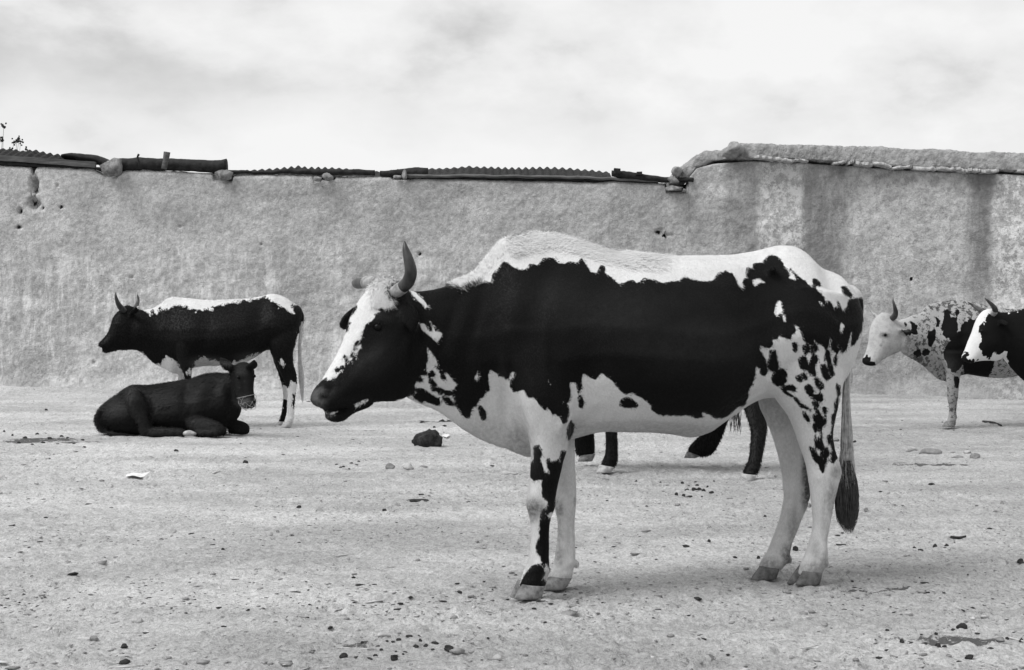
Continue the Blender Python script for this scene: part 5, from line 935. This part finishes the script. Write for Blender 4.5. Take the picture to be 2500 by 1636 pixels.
# ---- black cow with white face, cut by the right edge
P5 = Plane(2480, 13.4, 3)
blk = dict(name='cow', label='black cow with white face and belly patch entering at the right edge', cat='cow', plane=P5, key='S', ppm=311., base=(4.9, 13.5, 0), voxel=.0125, iters=4,
    lofts=[[(3130, 340, 3110, 500, .05, 0), (3070, 290, 3050, 800, .16, 0), (2950, 235, 2930, 900, .23, 0, .9, .6), (2700, 245, 2700, 990, .26, 0, .9, .6), (2400, 250, 2400, 1020, .26, 0, .9, .6), (2100, 235, 2150, 1010, .24, 0, .8, .5), (1950, 225, 1980, 1040, .21, 0, .6, .45), (1850, 240, 1880, 1050, .18, 0, .5, .5), (1750, 283, 1770, 990, .155, 0, .5, .6), (1650, 310, 1690, 920, .135, -.01, .6, .7), (1560, 318, 1620, 840, .115, -.02, .6, .8), (1500, 318, 1570, 780, .09, -.03)],
           [(1500, 300, 1590, 760, .07, -.03, 1, 1, -14), (1430, 285, 1560, 740, .09, -.04, .8, .9, -14), (1365, 305, 1530, 770, .1, -.05, .75, .95, -14), (1318, 370, 1490, 785, .1, -.065, .7, 1, -14), (1288, 435, 1445, 785, .092, -.08, .65, .95, -14), (1258, 520, 1400, 783, .078, -.10, .65, .9, -14), (1222, 600, 1350, 785, .063, -.12, .7, .9, -14), (1192, 680, 1300, 792, .055, -.14, .8, .9, -14), (1168, 725, 1250, 808, .05, -.155, 1, .9, -14), (1162, 758, 1212, 800, .035, -.165, 1, 1, -14)]],
    legs=[dict(rows=[(1850, 800, 2030, 800, .07), (1870, 960, 2000, 960, .06), (1890, 1100, 1980, 1100, .045), (1895, 1210, 1970, 1210, .043), (1905, 1290, 1960, 1290, .032), (1900, 1400, 1960, 1400, .033), (1890, 1450, 1965, 1450, .038), (1880, 1480, 1950, 1480, .036)], off0=-.12, off1=None, toe=(1850, 1525), heel=(1945, 1525), tf=(1880, 1468), tb=(1955, 1472)),
          dict(rows=[(1900, 800, 2030, 800, .07), (1920, 960, 2020, 960, .055), (1940, 1100, 2010, 1100, .043), (1945, 1200, 2005, 1200, .042), (1950, 1290, 1998, 1290, .032), (1948, 1390, 2000, 1390, .033), (1940, 1435, 2005, 1435, .038), (1932, 1465, 1995, 1465, .036)], off0=.12, off1=None, toe=(1905, 1506), heel=(1990, 1506), tf=(1930, 1455), tb=(2000, 1458)),
          dict(rows=[(2880, 700, 3090, 700, .09), (2890, 850, 3060, 850, .075), (2940, 1000, 3050, 1000, .052), (2975, 1110, 3060, 1100, .042), (2985, 1220, 3040, 1210, .032), (2980, 1370, 3035, 1370, .033), (2965, 1440, 3035, 1435, .038), (2955, 1480, 3020, 1480, .036)], off0=-.12, off1=None, toe=(2925, 1525), heel=(3010, 1525), tf=(2952, 1468), tb=(3025, 1472)),
          dict(rows=[(2850, 700, 3040, 700, .09), (2850, 850, 3010, 850, .07), (2890, 1000, 3000, 1000, .05), (2915, 1110, 3000, 1100, .042), (2925, 1220, 2980, 1210, .032), (2920, 1360, 2975, 1360, .033), (2905, 1430, 2975, 1425, .038), (2898, 1465, 2960, 1465, .036)], off0=.12, off1=None, toe=(2870, 1506), heel=(2950, 1506), tf=(2895, 1455), tb=(2965, 1458))],
    ears=[dict(pts=[(1525, 400, -.10), (1560, 420, -.15), (1590, 440, -.18), (1605, 455, -.19)], r=[.02, .034, .026, .005], flat=.5)],
    tail=[dict(pts=[(3110, 370), (3140, 430), (3140, 650), (3130, 900), (3130, 1150)], r=[.03, .025, .018, .014, .02], off=0.)],
    relief=[(1362, 500, 45, 35, 15, .012), (1480, 620, 50, 60, 0, .012), (1185, 755, 14, 10, 0, -.008)],
    horns=[dict(pts=[(1455, 340, -.09), (1478, 305, -.12), (1462, 268, -.15), (1425, 228, -.17), (1395, 200, -.165), (1376, 184, -.16)], r=[.022, .024, .019, .013, .007, .001], mat='horn', base=([(1450, 345, -.085), (1468, 325, -.105), (1476, 306, -.12)], [.022, .025, .025])), dict(pts=[(1370, 320, .03), (1330, 300, .07), (1280, 265, .12), (1240, 238, .13), (1213, 221, .13)], r=[.022, .018, .012, .007, .001], mat='horn')],
    eyes=[(1352, 500, -.148, .014)],
    coat=[('k', 'S', [(1500, 250), (1440, 330), (1400, 350), (1370, 400), (1375, 440), (1330, 460), (1318, 500), (1330, 560), (1350, 590), (1343, 680), (1380, 740), (1430, 760), (1480, 710), (1560, 700), (1600, 740), (1610, 800), (1640, 930), (1700, 1100), (1800, 1600), (3300, 1600), (3300, 150), (1800, 150)]),
          ('k', 'S', [(1140, 720), (1225, 722), (1222, 760), (1300, 780), (1250, 830), (1140, 830)]), ('w', 'S', [(1510, 270), (1580, 255), (1700, 262), (1700, 292), (1560, 300)])],
    soil_shading=[('S', 1460, 300, 40, 30, .3)])
rt, V_, q_, c_, s_ = build_cow(blk)

# ---- dark shaggy animal seen only by its legs under the ox
P6 = Plane(1650, 10.7, -3)
shg = dict(name='cow', label='shaggy black cow hidden behind the large ox, only its legs showing under the belly', cat='cow', plane=P6, key='N', ppm=390., base=(1.0, 10.8, 0), voxel=.012, iters=4, black=True,
    lofts=[[(1868, 820, 1866, 880, .05, 0), (1855, 790, 1845, 960, .15, 0), (1800, 775, 1795, 975, .2, 0), (1730, 778, 1720, 985, .22, 0), (1640, 785, 1640, 1000, .23, 0), (1550, 785, 1550, 1000, .22, 0), (1480, 775, 1480, 1000, .19, 0), (1420, 765, 1420, 985, .15, 0), (1370, 745, 1360, 930, .11, 0), (1310, 730, 1300, 880, .09, 0), (1280, 740, 1285, 860, .07, 0)],
           [(1310, 725, 1310, 850, .07, 0), (1275, 730, 1290, 870, .09, 0), (1250, 770, 1265, 885, .08, 0), (1225, 820, 1240, 900, .06, 0), (1205, 860, 1222, 908, .05, 0), (1195, 880, 1205, 905, .03, 0)]],
    legs=[dict(rows=[(1380, 900, 1450, 900, .06), (1395, 980, 1452, 980, .05), (1400, 1040, 1450, 1040, .038), (1402, 1075, 1452, 1070, .036), (1404, 1095, 1453, 1092, .040), (1408, 1112, 1452, 1108, .038)], off0=.12, off1=.38, toe=(1410, 1127), heel=(1446, 1126), tf=(1419, 1110), tb=(1454, 1108), hmat='hoof', hw=.028),
          dict(rows=[(1445, 900, 1530, 900, .07), (1462, 960, 1515, 960, .055), (1472, 1020, 1508, 1020, .04), (1478, 1062, 1507, 1062, .034), (1479, 1086, 1508, 1086, .032), (1476, 1112, 1509, 1114, .036), (1468, 1130, 1506, 1132, .038), (1465, 1142, 1497, 1144, .034)], off0=-.12, off1=None, lim=.2, toe=(1455, 1155), heel=(1491, 1154), tf=(1463, 1134), tb=(1500, 1141), hmat='hoofpale', hw=.03),
          dict(rows=[(1740, 880, 1830, 880, .07), (1745, 960, 1805, 960, .055), (1738, 1015, 1780, 1020, .045), (1722, 1048, 1768, 1055, .036), (1706, 1065, 1757, 1080, .036), (1690, 1080, 1745, 1102, .038), (1680, 1094, 1726, 1113, .038), (1678, 1105, 1708, 1115, .034)], off0=.12, off1=.38, toe=(1670, 1118), heel=(1700, 1118), tf=(1677, 1102), tb=(1708, 1112), hmat='hoof', hw=.028),
          dict(rows=[(1790, 900, 1885, 900, .08), (1808, 970, 1872, 970, .055), (1823, 1020, 1870, 1020, .042), (1830, 1042, 1874, 1042, .038), (1832, 1064, 1871, 1064, .035), (1830, 1096, 1865, 1096, .031), (1826, 1125, 1859, 1125, .032), (1817, 1142, 1856, 1142, .038), (1811, 1156, 1848, 1160, .036)], off0=-.12, off1=None, lim=.45, toe=(1805, 1175), heel=(1841, 1174), tf=(1809, 1156), tb=(1846, 1160), hmat='hoofpale', hw=.03)],
    tail=[dict(pts=[(1862, 825), (1850, 880), (1825, 940), (1800, 985)], r=[.03, .022, .018, .015], off=-.22)], coat=[])
rt, V_, q_, c_, s_ = build_cow(shg)
add_hair('coat_hair', V_, q_, c_, s_, 40000, .026, lambda P, n: np.tile(np.array([.25, 0, -1.]), (len(P), 1)), rt, M['hair'], lift=.28, width=.0028, seedn=6)
strands('tail_switch', P6, [(960, 1790, 1806), (1000, 1786, 1806), (1030, 1784, 1808), (1063, 1782, 1810)], 26, .0026, M['switch'], rt, off=-.22, wave=.006)

# ================================================================== STONES, DUNG AND LITTER ON THE GROUND
M['rockdark'] = simple_mat('dark_rock', .018, .05, 25, .9, .15, .9, .02)
M['rockpale'] = simple_mat('pale_stone', .28, .48, 16, .9, .15, .7, .012)
M['rockmid'] = simple_mat('grey_stone', .15, .28, 16, .9, .15, .7, .012)
M['dung'] = simple_mat('dry_dung', .022, .06, 30, .95, .1, .9, .015)
sd_i = [200]
def gstone(px, py, wpx, hpx, mat, label, cat='stone', name='stone', group=None, sub=3, cuts=8, dr=.75, rough=.35):
    p = gpt(px, py); dd = p[1]; s = dd/F; sx = wpx*s/2; sz = hpx*s/1.25; sd_i[0] += 1
    V_, F_ = rock_shape(sub, sx, sx*dr, sz, sd_i[0], rough, cuts); y = p[1]+sx*dr*.6; z = gz_at(p[0], y)
    V_ = V_ + np.array([p[0], y, z+.30*sz])
    o = mesh_obj(name, V_, F_, M[mat], None, True, origin=(p[0], y, z)); tag(o, label, cat, group); return o
gstone(1048, 1090, 78, 37, 'rockdark', 'big black porous rock lying on open ground below the ox\'s chin', sub=4, rough=.5, cuts=3)
gstone(953, 1143, 24, 14, 'rockmid', 'grey angular stone, left one of the two side by side below the chin')
gstone(995, 1143, 28, 15, 'rockpale', 'rounded grey stone, right one of the two side by side below the chin')
gstone(1033, 1139, 20, 5, 'rockmid', 'flat stone just right of the paired grey stones')
gstone(1241, 1158, 44, 12, 'rockpale', 'low half-buried stone in front of the ox\'s front legs')
gstone(1018, 1222, 58, 6, 'dung', 'long flat dark dung flake below the paired stones', 'dung', 'dung')
gstone(939, 1249, 12, 7, 'dung', 'single dark dropping left of the long flake', 'dung', 'dung')
gstone(599, 1129, 15, 8, 'dung', 'dark dropping on the ground below the white hind foot of the bull', 'dung', 'dung')
gstone(430, 1103, 12, 5, 'dung', 'small dark chip just below the lying calf', 'dung', 'dung')
gstone(213, 1229, 24, 8, 'dung', 'flat dark dung cake at left, below the paper scrap', 'dung', 'dung')
gstone(112, 1000, 10, 5, 'dung', 'tiny dark clod left of the lying calf near the wall', 'dung', 'dung')
gstone(269, 1190, 15, 8, 'rockpale', 'small pale stone left below the paper scrap')
gstone(421, 1296, 17, 14, 'rockpale', 'pale round stone alone at left centre of the yard')
gstone(658, 1307, 19, 11, 'rockpale', 'pale stone below the bull, larger of a close pair')
gstone(678, 1298, 10, 7, 'rockmid', 'little grey stone touching the pale one, smaller of a close pair')
gstone(729, 1239, 13, 7, 'dung', 'dark dropping in the open left of the ox\'s nose', 'dung', 'dung')
gstone(544, 1342, 10, 5, 'dung', 'small dark chip right of the pale round stone', 'dung', 'dung')
gstone(165, 1364, 14, 5, 'rockmid', 'flat grey stone near the left edge, halfway down the yard')
gstone(333, 1519, 34, 15, 'rockpale', 'widest pale stone in the left foreground')
gstone(301, 1580, 22, 9, 'dung', 'dark dung lump in the left foreground below the widest pale stone', 'dung', 'dung')
gstone(230, 1562, 26, 11, 'rockmid', 'crumbled grey clod in the left foreground beside a straw')
gstone(451, 1619, 13, 9, 'rockmid', 'small grey stone at the bottom edge left of the droppings')
gstone(1108, 1513, 22, 9, 'rockmid', 'flat grey stone left of the ox\'s front hooves')
gstone(1215, 1607, 24, 12, 'rockpale', 'half-buried pale stone at the bottom below the front hooves')
gstone(1094, 1586, 28, 13, 'dung', 'largest dung lump at the right end of the bottom droppings', 'dung', 'dung')
gstone(963, 1606, 19, 17, 'dung', 'upright broken dung piece among the bottom droppings', 'dung', 'dung')
gstone(839, 1605, 23, 12, 'dung', 'hollow dark dung lump at the left end of the bottom droppings', 'dung', 'dung')
for (x, y, w_, h_) in ((884, 1572, 10, 7), (916, 1598, 14, 9), (900, 1609, 24, 8), (972, 1564, 14, 6), (998, 1556, 18, 6), (1023, 1552, 10, 4), (1026, 1565, 10, 7), (1039, 1571, 14, 7), (1062, 1570, 20, 7), (1016, 1581, 16, 9), (930, 1588, 12, 6), (1056, 1589, 10, 5), (988, 1586, 14, 5), (967, 1588, 9, 5), (873, 1607, 22, 4), (922, 1579, 12, 4), (960, 1568, 12, 5), (1132, 1566, 6, 4), (1191, 1560, 8, 5), (984, 1592, 8, 5)):
    gstone(x, y, w_, h_, 'dung', 'small dark dropping in the scatter at the bottom centre', 'dung', 'dung', 'droppings at the bottom centre', sub=2)
for (x, y, w_, h_) in ((1553, 1173, 9, 5), (1613, 1175, 6, 4), (1630, 1186, 8, 6), (1666, 1182, 9, 7), (1698, 1176, 10, 5), (1743, 1174, 7, 5), (1677, 1195, 12, 6), (1695, 1196, 14, 8), (1707, 1196, 14, 9), (1719, 1199, 12, 8), (1652, 1206, 12, 9), (1669, 1209, 10, 7), (1684, 1210, 14, 6), (1737, 1204, 14, 6), (1714, 1211, 6, 4), (1728, 1188, 7, 6), (1702, 1186, 10, 5), (1681, 1186, 8, 4)):
    gstone(x, y, w_, h_, 'dung', 'small dark dropping in the cluster under the ox\'s belly', 'dung', 'dung', 'droppings under the ox', sub=2)
gstone(1655, 1234, 15, 6, 'rockmid', 'flat squarish stone below the cluster of droppings under the ox')
gstone(1873, 1140, 12, 6, 'rockmid', 'small block seen through the gap behind the shaggy cow\'s rear hoof')
gstone(1895, 1164, 11, 6, 'rockpale', 'pale stone between the ox\'s hind legs and the shaggy cow')
gstone(1943, 1341, 16, 12, 'rockdark', 'dark stone between the two hind feet of the ox')
gstone(1974, 1237, 16, 14, 'rockmid', 'grey stone peeking between the ox\'s hocks')
gstone(1868, 1259, 8, 5, 'dung', 'small dark crumb left of the ox\'s hind shank', 'dung', 'dung')
gstone(1731, 1322, 9, 7, 'dung', 'dark crumb on bare earth between front and hind legs of the ox', 'dung', 'dung')
gstone(1852, 1362, 9, 7, 'dung', 'dark crumb just left of the ox\'s far hind foot', 'dung', 'dung')
gstone(1837, 1326, 8, 5, 'rockmid', 'grey pebble left of the ox\'s far hind fetlock')
gstone(2116, 1248, 14, 9, 'rockmid', 'grey stone just right of the ox\'s tail tip')
gstone(2272, 1107, 60, 14, 'rockmid', 'long brick-like stone lying flat at right', cuts=8, rough=.15, dr=.4)
gstone(2227, 1099, 36, 10, 'rockpale', 'pale slab just left of the long brick-like stone')
gstone(2341, 1117, 38, 9, 'rockmid', 'flat stone between the brick-like stone and the round end stone')
gstone(2382, 1116, 26, 14, 'rockmid', 'rounded stone at the right end of the row of flat stones')
gstone(2362, 1106, 22, 8, 'rockpale', 'pale tilted flake leaning on the round end stone')
gstone(2088, 1080, 10, 5, 'dung', 'dark chip right of the ox\'s tail, level with the belly', 'dung', 'dung')
gstone(2041, 1077, 18, 8, 'rockmid', 'grey stone glimpsed between the ox\'s leg and tail')
gstone(2276, 1184, 21, 6, 'dung', 'dark flat oval dung disc in the open at right', 'dung', 'dung')
gstone(2447, 1234, 12, 9, 'rockmid', 'grey stone near the right edge above the dark stick')
gstone(2283, 1340, 13, 9, 'dung', 'lower of two dark clods in the open at right', 'dung', 'dung')
gstone(2311, 1333, 11, 8, 'dung', 'upper of two dark clods in the open at right', 'dung', 'dung')
gstone(2233, 1337, 9, 6, 'dung', 'small dark clod left of the two dark clods', 'dung', 'dung')
gstone(2494, 1374, 20, 11, 'dung', 'dark lump cut by the right edge, halfway down', 'dung', 'dung')
gstone(2219, 1503, 24, 8, 'rockpale', 'pale oblong stone in the right foreground')
gstone(1961, 1498, 22, 8, 'rockmid', 'grey flake in the foreground below the hind hooves')
gstone(2061, 1546, 17, 10, 'rockpale', 'pale pointed stone in the foreground right of the hind hooves')
gstone(2167, 1532, 10, 6, 'dung', 'dark crumb above the right foreground lumps', 'dung', 'dung')
gstone(2349, 1530, 30, 14, 'dung', 'rounded dark dung mound behind the damp stain at right', 'dung', 'dung')
gstone(2208, 1592, 22, 14, 'rockpale', 'pale angular stone below the dark lumps at bottom right')
gstone(2147, 1604, 18, 7, 'dung', 'flat dark lump at bottom right, left of the angular stone', 'dung', 'dung')
gstone(2368, 1603, 22, 12, 'dung', 'dark lump below the damp stain at bottom right', 'dung', 'dung')
gstone(2343, 1612, 16, 8, 'dung', 'smaller dark lump beneath the damp stain, left of the larger', 'dung', 'dung')
gstone(2441, 1559, 28, 10, 'rockmid', 'grey folded clod right of the damp stain')
gstone(2494, 1563, 14, 10, 'dung', 'dark clod on the right edge beside the straw', 'dung', 'dung')
gstone(2251, 1633, 18, 9, 'rockpale', 'pale stone on the bottom edge at right')
for (x, y, w_, h_) in ((2202, 1560, 14, 7), (2202, 1568, 14, 6), (2225, 1568, 16, 5), (2258, 1570, 20, 8), (2292, 1575, 18, 9), (2330, 1535, 16, 6), (2385, 1543, 16, 4), (2306, 1580, 12, 5), (2165, 1580, 14, 5), (2286, 1548, 10, 6), (2235, 1595, 14, 5), (2460, 1555, 12, 7), (2420, 1580, 18, 5), (2250, 1545, 8, 4), (2180, 1546, 9, 4)):
    gstone(x, y, w_, h_, 'dung', 'small dark lump around the damp stain in the right foreground', 'dung', 'dung', 'dung lumps in the right foreground', sub=2)
for (x, y, w_, h_) in ((150, 1066, 12, 5), (90, 1060, 10, 5), (45, 1079, 10, 4), (120, 1070, 14, 6), (165, 1068, 9, 5), (200, 1074, 12, 4), (60, 1070, 12, 5), (105, 1078, 12, 4), (30, 1064, 7, 4), (205, 1092, 9, 4), (180, 1082, 9, 3), (140, 1083, 9, 3), (78, 1084, 9, 3), (10, 1053, 8, 5)):
    gstone(x, y, w_, h_, 'dung', 'dark crumb in the wet dung patch beside the lying calf', 'dung', 'dung', 'crumbs in the wet dung patch', sub=2)
for (x, y, w_, h_) in ((822, 1134, 10, 3), (838, 1137, 12, 3), (858, 1131, 12, 3), (870, 1134, 12, 3), (832, 1142, 10, 3), (852, 1141, 9, 3), (875, 1128, 9, 3), (1030, 1033, 14, 5), (1078, 1029, 16, 6), (1060, 1044, 10, 5), (1085, 1042, 14, 4), (1095, 1029, 9, 4)):
    gstone(x, y, w_, h_, 'dung', 'thin dark crumb scattered under the ox\'s muzzle and throat', 'dung', 'dung', 'crumbs below the ox\'s head', sub=2)
# paper scrap, sticks, straws
def flat_piece(name, pts, label, cat, mat, lift=.004, thick=.0015):
    P_ = [gpt(x, y) for x, y in pts]; n_ = len(P_); top = [np.array([p[0], p[1], gz_at(p[0], p[1])+lift+.010*rng.random()]) for p in P_]; bot = [p-np.array([0, 0, thick]) for p in top]
    Fc = [tuple(range(n_)), tuple(range(2*n_-1, n_-1, -1))]+[(i, i+n_, (i+1) % n_+n_, (i+1) % n_) for i in range(n_)]
    o = mesh_obj(name, np.array(top+bot), Fc, mat, None, False, origin=tuple(top[0])); tag(o, label, cat)
M['paper'] = simple_mat('dirty_paper', .6, .75, 20, .9, .1, .2, .002); M['straw'] = simple_mat('straw', .35, .5, 40, .8, .2, 0, 0)
flat_piece('paper_scrap', [(307, 1170), (308, 1166), (325, 1164), (345, 1165), (368, 1161.5), (352, 1166), (344, 1169.5), (325, 1168.5)], 'torn white paper scrap lying on the ground below the calf', 'paper', M['paper'], .012)
flat_piece('leaf', [(1078, 1070), (1082, 1067), (1095, 1065.5), (1098, 1068), (1090, 1070.5)], 'pale dry leaf just right of the black rock', 'leaf', M['paper'], .01)
def gstick(pts, r, label, mat, name='stick'):
    mb = MB(); mb.tube([gpt(x, y)*np.array([1, 1, 0])+np.array([0, 0, gz_at(*gpt(x, y)[:2])+r*.9]) for x, y in pts], [r, r*1.1, r*.7], 6, 1, 3); o = mb.obj(name, mat, None, True, origin=tuple(gpt(*pts[0]))); tag(o, label, 'stick')
gstick([(2322, 1314), (2342, 1312.5), (2358, 1311.5)], .007, 'dark stick lying in the open at right', M['weed']); gstick([(888, 1051.5), (902, 1052), (916, 1053)], .006, 'short pale stick below the ox\'s lower lip', M['straw'])
gstick([(922, 1557), (938, 1555.5), (953, 1553)], .005, 'pale straw stalk at the left top of the bottom droppings', M['straw']); gstick([(190, 1552), (215, 1556), (240, 1561)], .003, 'thin straw across the grey clod in the left foreground', M['straw'])
gstick([(2464, 1551), (2482, 1558), (2500, 1566)], .003, 'thin pale straw at the lower right edge', M['straw']); gstick([(520, 1159), (528, 1158), (538, 1158)], .006, 'short pale twig below the hind feet of the bull', M['straw'])
gstick([(2400, 1030), (2425, 1034), (2445, 1040)], .010, 'dark twig on the ground behind the black cow\'s head', M['weed'])
# gravel and chaff: uncountable
V0, F0 = ICO[1]
def scatter(name, n_, size, mat, label, seed, flat=.55, ymin=3.6, ymax=19.5, long_=1.):
    r = np.random.default_rng(seed); dd = 1/(r.uniform(1/ymax, 1/ymin, n_*2)); dd = dd[r.random(len(dd)) < np.clip(.45+.9*vnoise(dd*1.3, dd*.0+seed), .1, 1)][:n_]; n_ = len(dd)
    X = r.uniform(-.34, .34, n_)*dd*1.05; keep = fbm(X*1.1, dd*1.1, oct=2, seed=seed) > -.35; X, dd = X[keep], dd[keep]; n_ = len(X)
    Zg = ground_h(X, dd); s = size*np.exp(r.normal(0, .45, n_)); a = r.uniform(0, 6.28, n_); ca, sa = np.cos(a), np.sin(a)
    B = V0[None]*(1+r.normal(0, .22, (n_, len(V0), 1))); B = B*np.stack([s*long_*np.exp(r.normal(.25, .25, n_)), s, s*flat], 1)[:, None]
    Bx = B[..., 0]*ca[:, None]-B[..., 1]*sa[:, None]; By = B[..., 0]*sa[:, None]+B[..., 1]*ca[:, None]
    VV = np.stack([Bx+X[:, None], By+dd[:, None], B[..., 2]+(Zg+s*flat*.35)[:, None]], -1).reshape(-1, 3)
    FF = (F0[None]+(np.arange(n_)*len(V0))[:, None, None]).reshape(-1, 3)
    o = mesh_obj(name, VV, FF, mat, None, True, origin=(0, 9, 0)); tag(o, label, 'gravel', None, 'stuff')
scatter('gravel', 5200, .0042, M['rockmid'], 'grey gravel strewn over the whole trodden yard', 301, .38)
scatter('pale_gravel', 700, .0045, M['rockpale'], 'pale grit strewn thinly over the trodden yard', 302)
scatter('dung_crumbs', 2600, .0036, M['dung'], 'dark dry dung crumbs littering the whole yard', 303, .4, long_=1.5)
scatter('chaff', 900, .004, M['straw'], 'short bits of straw and chaff littering the yard', 304, .3, long_=4.)
scatter('clods', 150, .0095, M['rockmid'], 'loose grey clods strewn over the trodden yard', 305, .45)
scatter('dark_clods', 90, .008, M['dung'], 'loose dark dung clods strewn over the trodden yard', 306, .4)
